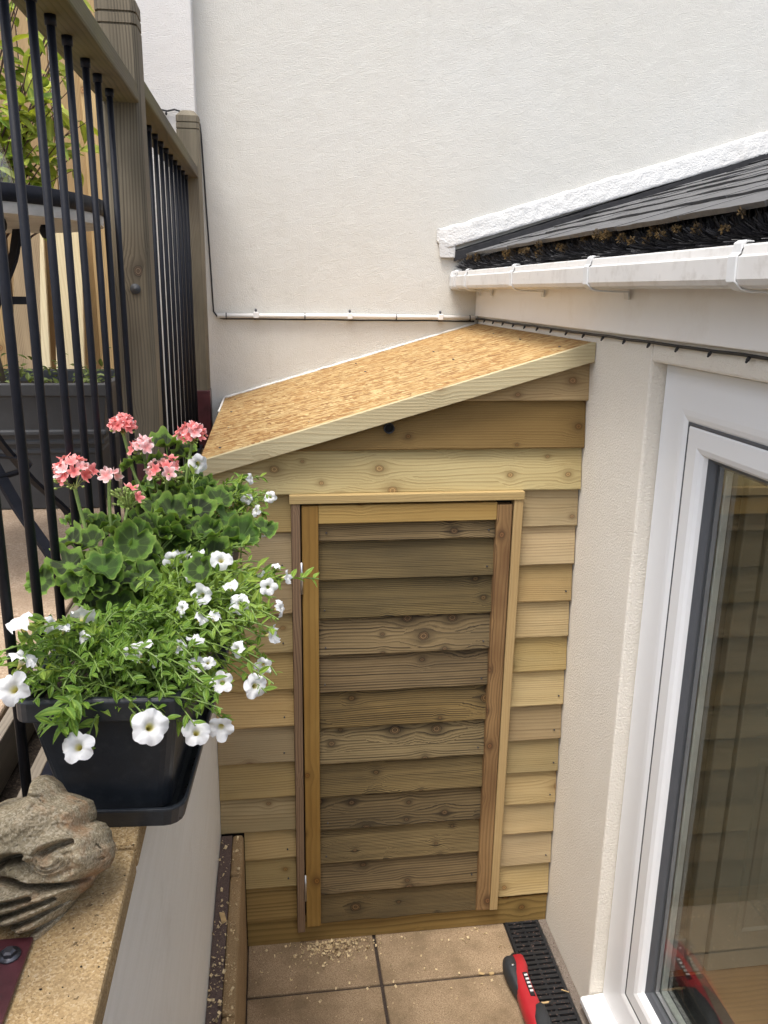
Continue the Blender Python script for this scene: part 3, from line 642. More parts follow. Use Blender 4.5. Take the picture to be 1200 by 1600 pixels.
# roof
def zt(x): return 1.8050+.2955*(x+.196)
def slab(x0, x1, y0, y1, up, dn): return MB().hexa([(x0, y0, zt(x0)+dn), (x1, y0, zt(x1)+dn), (x1, y1, zt(x1)+dn), (x0, y1, zt(x0)+dn)], [(x0, y0, zt(x0)+up), (x1, y0, zt(x1)+up), (x1, y1, zt(x1)+up), (x0, y1, zt(x0)+up)])
slab(-.214, .997, 2.478, YB-.003, 0, -.018).build('roof_sheet', M['osb'], sh)
b = MB(); x0, x1 = -.206, 1.010
b.hexa([(x0, 2.456, zt(x0)-.052), (x1-.012, 2.456, zt(x1)-.062), (x1-.012, 2.4778, zt(x1)-.062), (x0, 2.4778, zt(x0)-.052)], [(x0, 2.456, zt(x0)+.001), (x1-.012, 2.456, zt(x1-.012)+.001), (x1-.012, 2.4778, zt(x1-.012)+.001), (x0, 2.4778, zt(x0)+.001)])
b.build('roof_fascia', M['fascia_wood'], sh, bevel=.0015)
for i in range(4): slab(-.2+.01, .99, 2.56+i*.4, 2.60+i*.4, -.0185, -.09).build('rafter', M['clad'], sh)
scr = MB(); scr.tube([(0, 0, -.002), (0, 0, .0008)], .0045, 8); scrm = scr.mesh('screw', M['bolt'])
for i in range(4):
    for x in (-.15, .12, .40, .68, .93): place('screw', scrm, Matrix.Translation((x+random.uniform(-.01, .01), 2.58+i*.4+random.uniform(-.01, .01), zt(x)+.0002)), sh)
pts = [(x, YB-.004+.002*nz(x*30, 0, 0), zt(x)+.003+.003*nz(x*22, 4, 0)) for x in np.linspace(-.214, .99, 60)]
MB().tube(pts, [.0055+.003*nz(p[0]*25, 8, 0) for p in pts], 6).build('sealant_bead', M['sealant'], sh)
pts = [(-.214+.002*nz(y*20, 0, 0), y, zt(-.214)+.002) for y in np.linspace(3.5, 3.94, 16)]
MB().tube(pts, [.004+.003*abs(nz(p[1]*25, 8, 0)) for p in pts], 6).build('sealant_bead', M['sealant'], sh)
b = MB(); c = Vector((.362, 2.478, 1.893)); n_ = 16
rr = [[(c.x+r*math.cos(2*math.pi*k/n_), y, c.z+r*math.sin(2*math.pi*k/n_)) for k in range(n_)] for r, y in ((.0165, 2.488), (.0165, 2.4725), (.0135, 2.4725), (.0130, 2.486))]
b.loft(rr, False, True); b.build('vent_pipe', M['black'], sh)
MB().add([(c.x+.0128*math.cos(2*math.pi*k/n_), 2.4842, c.z+.0128*math.sin(2*math.pi*k/n_)) for k in range(n_)], [tuple(range(n_))]).build('pipe_bore', M['void'], sh)  # black disc paints the darkness inside the pipe

# ================================================================== railing
ra = thing('terrace_railing', 'weathered grey timber post railing with black metal balusters on the terrace edge', 'railing', (-.325, 2.5, 1.6))
def post(x, y, ztop, wd=.092):
    h = wd/2; b = MB(); ch = .010
    def ring(z, s=0.): 
        k = h-s; c_ = min(ch, k*.5); return [(x-k+c_, y-k, z), (x+k-c_, y-k, z), (x+k, y-k+c_, z), (x+k, y+k-c_, z), (x+k-c_, y+k, z), (x-k+c_, y+k, z), (x-k, y+k-c_, z), (x-k, y-k+c_, z)]
    b.loft([ring(1.612), ring(ztop-.075), ring(ztop-.074, .004), ring(ztop-.071, .004), ring(ztop-.070), ring(ztop-.050), ring(ztop-.049, .004), ring(ztop-.046, .004), ring(ztop-.045), ring(ztop-.022), ring(ztop, .020)])
    p = b.build('railing_post', M['post'], ra); WORLD[p.name] = Matrix()
    q = MB(); q.loft([[(x+a*(h+.003), y+b_*(h+.003), z) for a, b_ in ((-1, -1), (1, -1), (1, 1), (-1, 1))] for z in (1.600, 1.862)]); q.build('post_shoe', M['redmetal'], p, bevel=.003)
    return p
P1 = post(-.329, 2.196, 2.952); P2 = post(-.312, 3.79, 3.008); P3 = post(-.375, .70, 2.95)
MB().box(-.397, -.273, .678, .802, 1.5965, 1.6025).build('base_plate', M['redmetal'], P3, bevel=.0015)
b = MB(); b.loft([[(-.291+r*math.cos(k*math.pi/3), .776+r*math.sin(k*math.pi/3), z) for k in range(6)] for r, z in ((.0075, 1.6026), (.0075, 1.609), (.005, 1.611))]); b.tube([(-.291, .776, 1.6025), (-.291, .776, 1.6045)], .012, 14); b.build('bolt', M['bolt'], P3)
b = MB(); b.tube([(-.321, 2.1492, 2.297), (-.321, 2.1465, 2.297)], .0125, 18); b.tube([(-.321, 2.1468, 2.297), (-.321, 2.1448, 2.297)], .006, 6); b.build('bolt', M['trough'], P1)
def rail(y0, y1, zc, xa, xb):
    MB().hexa([(xa-.044, y0, zc-.024), (xa+.044, y0, zc-.024), (xb+.044, y1, zc-.024), (xb-.044, y1, zc-.024)], [(xa-.040, y0, zc+.022), (xa+.040, y0, zc+.022), (xb+.040, y1, zc+.022), (xb-.040, y1, zc+.022)]).build('handrail', M['rail'], ra, bevel=.005)
rail(.787, 2.149, 2.738, -.333, -.329); rail(2.243, 3.743, 2.770, -.328, -.319)
MB().box(-.3405, -.3225, .79, 2.1495, 1.604, 1.618).build('bottom_rail', M['black_m'], ra, bevel=.002); MB().box(-.340, -.304, 2.2425, 3.7435, 1.604, 1.618).build('bottom_rail', M['black_m'], ra, bevel=.002)
def bal(y, x, zt_):
    b = MB(); b.tube([(x, y, 1.618), (x+.0015*nz(y*7, 0, 0), y, 2.2), (x, y, zt_)], .0067, 10); b.tube([(x, y, zt_-.016), (x, y, zt_)], .0092, 10); b.build('baluster', M['black_m'], ra)
for y in (.885, 1.015, 1.142, 1.256, 1.398, 1.512, 1.625, 1.770, 1.884, 2.012): bal(y, -.3325+.003*(y-.8)/1.3, 2.7142)
for k in range(11):
    y = 2.345+k*.1315
    if y < 3.72: bal(y, -.328+.009*(y-2.2)/1.5, 2.7462)

# ================================================================== conduit, cables, string lights
co = thing('white_conduit', 'white plastic conduit pipe clipped along the cream wall above the shed', 'pipe', (.4, YB-.02, 2.18))
MB().tube([(-.23, YB-.018, 2.181), (.40, YB-.018, 2.186), (.99, YB-.018, 2.184)], .0105, 10).build('pipe', M['white'], co)
for x in (-.055, .380, .812):
    b = MB(); b.box(x-.012, x+.012, YB-.033, YB-.002, 2.172, 2.200); b.build('clip', M['white'], co, bevel=.003); MB().ball((x, YB-.013, 2.208), (.006, .010, .008), 5, 8).build('clip_screw', M['bolt'], co)
ca = thing('black_cable', 'thin black outdoor cable strapped under the white conduit', 'cable', (.4, YB-.01, 2.17))
pts = [(-.275, YB-.012, 2.99)]+[(-.272+.026*(2.95-z)/.75+.004*nz(z*3, 0, 0), YB-.010, z) for z in np.linspace(2.95, 2.20, 18)]+[(-.232, YB-.010, 2.178), (-.215, YB-.010, 2.170)]+[(x, YB-.010, 2.168+.003*nz(x*6, 2, 0)) for x in np.linspace(-.2, .98, 40)]
MB().tube(pts, .0038, 6).build('cable', M['cable'], ca)
for x in (-.19, -.06, .17, .375, .60, .805, .955):
    MB().loft([[(x+dx, YB-.018+r*math.cos(a), 2.180+r*1.35*math.sin(a)) for a in [k*math.pi/5 for k in range(10)]] for r, dx in ((.0115, -.002), (.0125, -.002), (.0125, .002), (.0115, .002))], False).build('cable_tie', M['cable'], ca)
hk = thing('drooping_cable', 'short black cable drooping across white wall to top of far post', 'cable', (-.4, 3.84, 3.03))
MB().tube([(-.52, 3.85, 3.10), (-.48, 3.85, 3.045), (-.44, 3.85, 3.024), (-.40, 3.85, 3.018), (-.37, 3.845, 3.024), (-.33, 3.84, 3.012)], .0038, 6).build('cable', M['cable'], hk)
MB().ball((-.405, 3.848, 3.008), (.005, .005, .008), 5, 8).build('cable_clip', M['cable'], hk)
st = thing('string_light_cable', 'black string of tiny bulbs running under the white fascia board', 'string lights', (.98, 2.5, 2.18))
pts = [(.985, 3.93, 2.178)]+[(.992, y, 2.181+.0025*nz(y*7, 0, 0)) for y in np.linspace(3.85, .6, 60)]
MB().tube(pts, .0042, 6).build('cable', M['cable'], st)
bm_ = MB(); bm_.tube([(0, 0, .004), (0, 0, -.005)], .0042, 8); bm_.ball((0, 0, -.007), (.0032, .0032, .004), 4, 8); bme = bm_.mesh('bulb', M['cable'])
y = 3.78
while y > .8: place('bulb', bme, Matrix.Translation((.988, y, 2.176)) @ Matrix.Rotation(.5, 4, 'Y'), st); y -= .155

# ================================================================== planter, tray
PYAW = math.radians(-4)
PM = Matrix.Translation((-.2255, .975, 1.595)) @ Matrix.Rotation(PYAW, 4, 'Z')
pl = thing('window_box_planter', 'charcoal plastic trough planter full of geraniums and white petunias on the coping', 'planter', (-.2, 1.3, 1.6))
def rrect(x0, x1, y0, y1, z, r=.02, n=4):
    out = []
    for cx, cy, a0 in ((x1-r, y0+r, -90), (x1-r, y1-r, 0), (x0+r, y1-r, 90), (x0+r, y0+r, 180)):
        for k in range(n+1): a = math.radians(a0+90*k/n); out.append(PM @ Vector((cx+r*math.cos(a), cy+r*math.sin(a), z)))
    return out
PL = .70
def pr(i, z, r=.018, e=.0): return rrect(-.073-e-i, .073+e+i, .048-e-i*1.2, PL-.04+e+i*1.2, z, r)
b = MB(); b.loft([pr(0, .012), pr(.022, .160), pr(.024, .163), pr(.024, .168), pr(.034, .168), pr(.034, .195), pr(.031, .199), pr(.026, .199), pr(.020, .188), pr(.016, .150)], True, False)
b.build('trough', M['planter'], pl, bevel=.0015)
b = MB(); ring = pr(.016, .172); cen = [PM @ Vector((0, y, .178)) for y in (.1, .3, .5)]
n_ = len(ring); b.add(ring+[PM @ Vector((0, PL/2, .182))], [(i, (i+1) % n_, n_) for i in range(n_)], False); b.build('potting_soil', M['soil'], pl)
tr = MB(); tr.loft([pr(.004, .001, .02), pr(.016, .004, .024), pr(.021, .028, .026), pr(.022, .031, .026), pr(.0265, .031, .028), pr(.0265, .0275, .028), pr(.020, -.0005+.0006, .024)][::-1], True, False)
t_ = tr.build('drip_tray', M['planter'], bevel=.001); tag(t_, 'shallow charcoal drip tray under the trough planter', 'tray')

# ---- leaf and flower meshes
def radial(nr, na, fr, fz, name, mat, veins=5):
    """disc mesh: fr(t, a) -> radius, fz(t, a) -> height; t in 0..1"""
    b = MB(); vs = [(0, 0, fz(0, 0))]; rad = [0.]; ve = [0.]
    for i in range(1, nr+1):
        t = i/nr
        for k in range(na):
            a = 2*math.pi*k/na; r = fr(t, a); vs.append((r*math.cos(a), r*math.sin(a), fz(t, a))); rad.append(t); ve.append(max(0, math.cos(a*veins))**12*(1-t*.4))
    fs = [(0, 1+k, 1+(k+1) % na) for k in range(na)]
    for i in range(nr-1):
        for k in range(na): fs.append((1+i*na+k, 1+(i+1)*na+k, 1+(i+1)*na+(k+1) % na, 1+i*na+(k+1) % na))
    b.add(vs, fs, True); b.a = {'rad': rad, 'vein': ve}; return b.mesh(name, mat)
ger_leaf = []
for s in range(5):
    rs = random.Random(s); ph = [rs.uniform(0, 6.28) for _ in range(4)]; cup = rs.uniform(.15, .7)
    def fr(t, a, ph=ph):
        sc = 1+.10*abs(math.sin(a*3.5+.4))**.8-.06+.035*math.sin(a*20); notch = 1-.55*math.exp(-(((a-math.pi+math.pi) % (2*math.pi)-math.pi)/.16)**2) if False else 1-.6*math.exp(-((abs(math.atan2(math.sin(a-math.pi), math.cos(a-math.pi))))/.17)**2)
        return .5*t*(1+(sc-1)*t*t)*(1-(1-notch)*t)*(1+.05*math.sin(a*2+ph[0]))
    def fz(t, a, ph=ph, cup=cup): return .5*(cup*t*t+.20*t**3*math.sin(a*3.5*2+ph[1])+.20*t*t*math.sin(2*a+ph[2])+.10*t*t*math.sin(3*a+ph[3])+.04*t*math.cos(a*7)) 
    ger_leaf.append(radial(6, 64, fr, fz, 'leaf', M['ger_leaf'], 7))
pet = []
for s in range(9):
    rs = random.Random(20+s); p0, p1 = rs.uniform(0, 6.28), rs.uniform(0, 6.28); fl = rs.uniform(.0, .30); no = rs.uniform(.12, .30)
    def fr(t, a, p0=p0, no=no):
        lobe = 1-no*(1-abs(math.cos(2.5*a)))**1.2; tube = .10 if t < .01 else 1
        prof = (.30*t/.35 if t < .35 else .30+.70*((t-.35)/.65)**.85)
        return .5*prof*(1+(lobe-1)*t*t)*(1+.04*math.sin(3*a+p0)*t)
    def fz(t, a, p1=p1, fl=fl, p0=p0): return .5*((-1.15+1.35*(t/.35)**.8 if t < .35 else .20+.10*math.sin((t-.35)*3)) - fl*max(0, t-.5)*2  + .15*t*t*math.sin(5*a+p1)+.09*t**4*math.sin(12*a+p1)+.16*t**2*math.sin(2*a+p0)+.06*t**3*math.sin(17*a+p0)) 
    pet.append(radial(7, 40, fr, fz, 'flower', M['pet_white'], 5))
floret = []
for mt in ('ger_coral', 'ger_pale'):
    for s in range(3):
        rs = random.Random(50+s); p1 = rs.uniform(0, 6.28)
        def fr(t, a): return .5*t*(1-.42*(1-abs(math.cos(2.5*a)))*t)
        def fz(t, a, p1=p1): return .5*(.45*t-.18*t*t+.20*t*t*math.cos(5*a+p1*.2)+.12*t*t*math.sin(2*a+p1))
        floret.append(radial(4, 20, fr, fz, 'floret', M[mt], 5))
def lance(name, mat, wid=.34, fold=.18, droop=.25, n=6):
    b = MB(); vs = []; rad = []; ve = []
    for i in range(n+1):
        t = i/n; wv = wid*.5*math.sin(math.pi*min(1, t*.93+.05))**.8*(1.1-.35*t); z = -droop*t*t
        for s_ in (-1, -.5, 0, .5, 1): vs.append((t, s_*wv, z+abs(s_)*wv*fold*2)); rad.append(.3); ve.append(1. if s_ == 0 else 0.)
    fs = [(i*5+k, (i+1)*5+k, (i+1)*5+k+1, i*5+k+1) for i in range(n) for k in range(4)]
    b.add(vs, fs, True); b.a = {'rad': rad, 'vein': ve}; return b.mesh(name, mat)
pet_leaf = [lance('leaf', M['pet_leaf'], .44, .2, .15), lance('leaf', M['pet_leaf'], .38, .3, .4), lance('leaf', M['pet_leaf'], .50, .1, -.1)]
shrub_leaf = [lance('leaf', M['shrub_leaf'], .50, .2, .2), lance('leaf', M['shrub_leaf'], .44, .15, .45), lance('leaf', M['shrub_leaf'], .55, .25, 0)]
cover_leaf = [lance('leaf', M['cover_leaf'], .6, .2, .2)]
def leafmat4(p, d, up, L):
    """matrix: X along d, Z near up"""
    d = Vector(d).normalized(); u = Vector(up); u = (u-d*u.dot(d)); u = u.normalized() if u.length > 1e-4 else d.orthogonal().normalized(); s_ = u.cross(d)
    return Matrix(((d.x*L, s_.x*L, u.x*L, p[0]), (d.y*L, s_.y*L, u.y*L, p[1]), (d.z*L, s_.z*L, u.z*L, p[2]), (0, 0, 0, 1)))
def bez(a, b, c, n=8): return [Vector(a)*(1-t)**2+Vector(b)*2*t*(1-t)+Vector(c)*t*t for t in [i/n for i in range(n+1)]]
def bud_mesh():
    b = MB(); b.ball((0, 0, .0), (.0022, .0022, .0045), 4, 6); return b.mesh('bud', M['bud'])

# ---- geraniums
GER = [(-.324,1.380,2.009,.0808,'full'),(-.282,1.620,2.048,.0500,'full'),(-.243,1.600,2.010,.0440,'half'),(-.151,1.600,2.033,.0560,'full'),(-.190,1.500,1.985,.0680,'half'),(-.245,1.400,1.961,.0643,'bud'),(-.276,1.420,1.991,.0300,'pale')]
LEAF = [(-.318,1.300,1.906,.0566),(-.308,1.240,1.888,.0681),(-.293,1.200,1.867,.0531),(-.256,1.220,1.889,.0577),(-.291,1.320,1.899,.0525),(-.219,1.280,1.909,.0642),(-.324,1.420,1.909,.0459),(-.345,1.420,1.914,.0307),(-.292,1.420,1.898,.0509),(-.221,1.400,1.907,.0597),(-.249,1.300,1.890,.0469),(-.177,1.450,1.912,.0665),(-.149,1.520,1.919,.0532),(-.210,1.480,1.920,.0470),(-.178,1.400,1.886,.0547),(-.132,1.480,1.898,.0573),(-.111,1.550,1.906,.0488),(-.082,1.480,1.891,.0624),(-.055,1.400,1.877,.0644),(-.107,1.400,1.884,.0545),(-.137,1.420,1.889,.0452),(-.232,1.600,1.973,.0502),(-.209,1.680,1.990,.0640),(-.172,1.680,1.973,.0582),(-.221,1.580,1.939,.0498),(-.141,1.620,1.928,.0508),(-.179,1.620,1.934,.0509),(-.036,1.440,1.875,.0356),(-.073,1.380,1.879,.0440),(-.266,1.580,1.972,.0387),(-.120,1.620,1.916,.0452),(-.232,1.240,1.872,.0496),(-.270,1.200,1.866,.0353)]
rg = random.Random(3)
for k in range(70):                                               # leaves deeper in the plants
    y = rg.uniform(1.2, 1.66); LEAF.append((-.225+.06*(y-1.2)+rg.gauss(0, .06), y, 1.84+.10*(y-1.2)+rg.uniform(-.02, .05), rg.uniform(.04, .06)))
geA = thing('geranium_plant', 'coral pink geranium with dark zoned leaves at the left of the planter', 'geranium', (-.27, 1.3, 1.77))
geB = thing('geranium_plant', 'pale pink geranium with loose flower heads at the back of the planter', 'geranium', (-.19, 1.55, 1.77))
stA, stB = MB(), MB()
def owner(x, y): return (geA, stA) if (y < 1.46 and x < -.15) else (geB, stB)
crA, crB = Vector((-.255, 1.33, 1.765)), Vector((-.185, 1.53, 1.765))
bmesh_bud = bud_mesh()
for x, y, z, d in LEAF:
    own, stm = owner(x, y); cr = crA if own is geA else crB; p = Vector((x, y, z))
    out = (p-cr); out.z = 0; tocam = (CAM-p).normalized()
    nrm = Vector((0, 0, 1))*rg.uniform(.5, 1.1)+out.normalized()*rg.uniform(.1, .6)+tocam*rg.uniform(.1, .75)+Vector((rg.gauss(0, .22), rg.gauss(0, .22), 0))
    d *= 1.02
    place('leaf', rg.choice(ger_leaf), frame(p, nrm, rg.uniform(0, 6.28), d), own)
    pts = bez(cr+Vector((rg.gauss(0, .015), rg.gauss(0, .02), 0)), (cr+p)/2+Vector((0, 0, .03)), p-nrm.normalized()*.001, 6); stm.tube(pts, [.0022]*3+[.0016]*4, 5, False)
for hi, (x, y, z, d, kind) in enumerate(GER):
    own, stm = (geA, stA) if hi in (0, 5, 6) else (geB, stB); cr = crA if own is geA else crB; c = Vector((x, y, z)); base = c-Vector((0, -.004, d*.42))
    cr2 = Vector((c.x*.35+cr.x*.65, c.y*.5+cr.y*.5, 1.80)); stm.tube(bez(cr2, (cr2+base)/2+Vector((-.01, 0, .02)), base, 8), .0031, 7, False)
    hb = MB(); ns = {'full': 21, 'half': 13, 'bud': 8, 'pale': 4}[kind]; nb = {'full': 16, 'half': 26, 'bud': 42, 'pale': 3}[kind]
    for k in range(nb):
        a = rg.uniform(0, 6.28); el = rg.uniform(-.5, .35) if kind != 'bud' else rg.uniform(-.5, 1.0); dv = Vector((math.cos(a)*math.cos(el), math.sin(a)*math.cos(el), math.sin(el))); R_ = d*.46*rg.uniform(.75, 1.0)
        q = c-Vector((0, 0, d*.16))+dv*R_; hb.tube([base, base.lerp(q, .6)+Vector((0, 0, .004)), q], .0007, 4, False)
        sub = len(hb.v); hb.ball((0, 0, 0), (.0022, .0022, .0042), 4, 6); rot = (q-base).normalized().to_track_quat('Z', 'Y').to_matrix()
        for i in range(sub, len(hb.v)): hb.v[i] = tuple(rot @ Vector(hb.v[i])+q)
    hb.ball(base, (.004, .004, .003), 4, 6)
    hd = hb.build('flower_head', M['bud'], own); WORLD[hd.name] = Matrix()
    for k in range(ns):
        u = (k+.5)/ns; el = math.asin(1-u*1.15); a = k*2.39996+rg.uniform(-.3, .3); dv = Vector((math.cos(a)*math.cos(el), math.sin(a)*math.cos(el), math.sin(el)*.8))
        if kind in ('half', 'bud') and dv.dot(Vector((-.4, -.6, .5))) < -.35: continue
        q = c+dv*d*.42*rg.uniform(.65, 1.12)-Vector((0, 0, d*.1)); pale = rg.random() < {'full': .3, 'half': .7, 'bud': .5, 'pale': 1}[kind]
        if kind == 'bud' and dv.x < .1: continue
        place('floret', floret[rg.randint(0, 2)+(3 if pale else 0)], frame(q, dv+Vector((0, 0, .25)), rg.uniform(0, 6.28), rg.uniform(.023, .029)), hd)
stA.build('stems', M['stem'], geA, kind='stuff'); stB.build('stems', M['stem'], geB, kind='stuff')

# ---- white petunias
PETU = [(-.314,1.000,1.896,.0380,'u'),(-.295,1.060,1.867,.0280,'r'),(-.276,1.050,1.864,.0198,'u'),(-.267,1.120,1.853,.0334,'b'),(-.311,.990,1.851,.0402,'s'),(-.307,.930,1.840,.0447,'f'),(-.240,.930,1.759,.0418,'f'),(-.154,.930,1.781,.0480,'f'),(-.103,.970,1.747,.0410,'f'),(-.073,.990,1.742,.0377,'f'),(-.180,1.030,1.835,.0445,'u'),(-.072,1.030,1.786,.0332,'f'),(-.107,1.050,1.803,.0296,'f'),(-.132,1.080,1.817,.0262,'r'),(-.113,1.100,1.816,.0245,'u'),(-.093,1.070,1.797,.0201,'f'),(-.053,1.100,1.802,.0270,'l'),(-.018,1.120,1.766,.0285,'f'),(-.030,1.090,1.748,.0380,'f'),(-.005,1.140,1.805,.0303,'r'),(.008,1.180,1.830,.0266,'r'),(-.009,1.220,1.851,.0290,'f'),(.019,1.240,1.859,.0232,'r'),(-.018,1.240,1.861,.0200,'b'),(-.066,1.200,1.862,.0277,'u'),(-.051,1.180,1.840,.0317,'f'),(-.109,1.200,1.849,.0366,'f'),(-.135,1.170,1.839,.0257,'l'),(-.086,1.320,1.864,.0396,'f'),(-.125,1.340,1.867,.0249,'u'),(-.151,1.340,1.865,.0297,'b'),(-.166,1.330,1.864,.0305,'f'),(-.088,1.620,1.891,.0260,'f'),(-.050,1.620,1.894,.0260,'f'),(-.031,1.600,1.873,.0269,'l'),(-.003,1.620,1.896,.0282,'f'),(-.044,1.680,1.921,.0245,'r'),(-.029,1.580,1.848,.0189,'u'),(-.014,1.580,1.828,.0179,'d'),(-.141,1.600,1.971,.0388,'f'),(.005,1.280,1.864,.0192,'u'),(-.261,1.090,1.833,.0226,'l'),(-.107,1.150,1.831,.0232,'u'),(-.089,1.150,1.832,.0253,'u'),(-.158,1.020,1.826,.0192,'r'),(-.129,1.260,1.857,.0227,'f')]
pA = thing('petunia_plant', 'white petunia spilling over the front rim of the charcoal planter', 'petunia', (-.25, 1.05, 1.77))
pB = thing('petunia_plant', 'white petunia trailing out over the right side towards the shed door', 'petunia', (-.14, 1.22, 1.77))
pC = thing('petunia_plant', 'white petunia sprays hanging at the back right below the orange roof', 'petunia', (-.11, 1.60, 1.78))
crowns = {pA.name: Vector((-.225, 1.08, 1.765)), pB.name: Vector((-.165, 1.22, 1.77)), pC.name: Vector((-.13, 1.56, 1.775))}
stems = {pA.name: MB(), pB.name: MB(), pC.name: MB()}; nleaf = {pA.name: 0, pB.name: 0, pC.name: 0}; extra = {pA.name: [], pB.name: [], pC.name: []}
rp = random.Random(11)
def put_leaf(own, p, d, L):
    mt = leafmat4(p, d, Vector((rp.gauss(0, .35), rp.gauss(-.25, .35), 1)), L)
    if nleaf[own.name] < 290: place('leaf', rp.choice(pet_leaf), mt, own); nleaf[own.name] += 1
    else: extra[own.name].append(mt)
def spray(own, tip, r=.0011, nl=9, Lr=(.014, .026), start=.35):
    cr = crowns[own.name]+Vector((rp.gauss(0, .035), rp.gauss(0, .05), 0)); tip = Vector(tip)
    mid = cr.lerp(tip, .55); mid.z = max(cr.z, tip.z)+.025+rp.uniform(0, .02); pts = bez(cr, mid, tip, 10)
    stems[own.name].tube(pts, [r*1.3]*5+[r]*6, 5, False)
    for k in range(nl):
        t = start+(1-start)*(k+rp.random()*.6)/nl; i = min(9, int(t*10)); p = pts[i].lerp(pts[i+1], t*10-i) if i < 10 else pts[10]
        tan = (pts[min(i+1, 10)]-pts[i]).normalized(); a = k*2.4+rp.uniform(-.4, .4); u = tan.orthogonal().normalized(); v = tan.cross(u)
        d = (u*math.cos(a)+v*math.sin(a))*.9+tan*.75+Vector((0, 0, .25)); put_leaf(own, p, d, rp.uniform(*Lr))
    return pts
DIR = {'f': lambda t: t+Vector((rp.gauss(0, .32), 0, rp.gauss(.05, .28))), 'u': lambda t: t*.25+Vector((rp.gauss(0, .3), .1, .85)), 'r': lambda t: Vector((.9, -.25, .2))+t*.15, 'l': lambda t: Vector((-.7, -.4, .3))+t*.2,
       'b': lambda t: Vector((rp.gauss(-.2, .3), .7, .5)), 's': lambda t: Vector((.4, .3, .7))+t*.2, 'd': lambda t: Vector((.2, -.4, -.8))}
for x, y, z, d, k in PETU:
    own = pA if (y < 1.13 and x < -.06) else (pC if y > 1.5 else pB); p = Vector((x, y, z)); t = (CAM-p).normalized(); p = p+t*(.052 if y > 1.06 else (.022 if y > 1.0 else .006)); n_ = DIR[k](t).normalized()
    place('flower', rp.choice(pet), frame(p, n_, rp.uniform(0, 6.28), d*.98) @ Matrix.Diagonal((rp.uniform(.86, 1.08), rp.uniform(.86, 1.08), 1, 1)), own)
    back = p-n_*d*.62; spray(own, back, nl=11 if y > 1.5 else 12)
    stems[own.name].tube([back, p-n_*d*.35], [.0014, .0022], 6, False)
    for q in range(5): put_leaf(own, back, Vector((rp.gauss(0, 1), rp.gauss(0, 1), rp.gauss(.1, .7)))*.8-n_*.2, rp.uniform(.010, .018))
def fill(own, n, fx, Lr=(.009, .021), nl=10):
    for _ in range(n): spray(own, fx(), nl=nl, Lr=Lr)
fill(pA, 100, lambda: (rp.uniform(-.33, -.08), rp.uniform(.955, 1.2), 1.80+rp.uniform(0, .055)))
fill(pA, 7, lambda: (rp.uniform(-.30, -.10), rp.uniform(.93, .955), 1.765+rp.uniform(-.01, .04)))
fill(pA, 26, lambda: (rp.uniform(-.15, -.06), rp.uniform(.955, 1.08), 1.755+rp.uniform(0, .075)))
fill(pA, 6, lambda: (rp.uniform(-.36, -.31), rp.uniform(.98, 1.05), 1.81+rp.uniform(0, .05)))
fill(pB, 120, lambda: (rp.uniform(-.24, -.01), rp.uniform(1.1, 1.4), 1.80+rp.uniform(0, .075)))
fill(pB, 55, lambda: (rp.uniform(-.13, .01), rp.uniform(1.0, 1.3), 1.76+rp.uniform(0, .1)))
fill(pC, 36, lambda: (rp.uniform(-.13, -.0), rp.uniform(1.48, 1.72), 1.84+rp.uniform(0, .10)), (.010, .019))
spray(pB, (.072, 1.25, 1.851), nl=14, start=.5); spray(pA, (-.262, .925, 1.795), nl=14, Lr=(.022, .034), start=.55); spray(pA, (-.255, .925, 1.785), nl=10, Lr=(.02, .032), start=.6)
for own in (pA, pB, pC):
    stems[own.name].build('stems', M['stem'], own, kind='stuff')
    if extra[own.name]:
        b = MB(); b.a = {'rad': [], 'vein': []}; src = pet_leaf[0]; vs0 = [v.co.copy() for v in src.vertices]; fs0 = [tuple(p.vertices) for p in src.polygons]
        for mt in extra[own.name]: b.add([mt @ v for v in vs0], fs0, True)
        k = len(extra[own.name]); b.a = {'rad': [.3]*len(b.v), 'vein': [1. if i % 5 == 2 else 0. for i in range(len(vs0))]*k}
        b.build('foliage', M['pet_leaf'], own, kind='stuff')

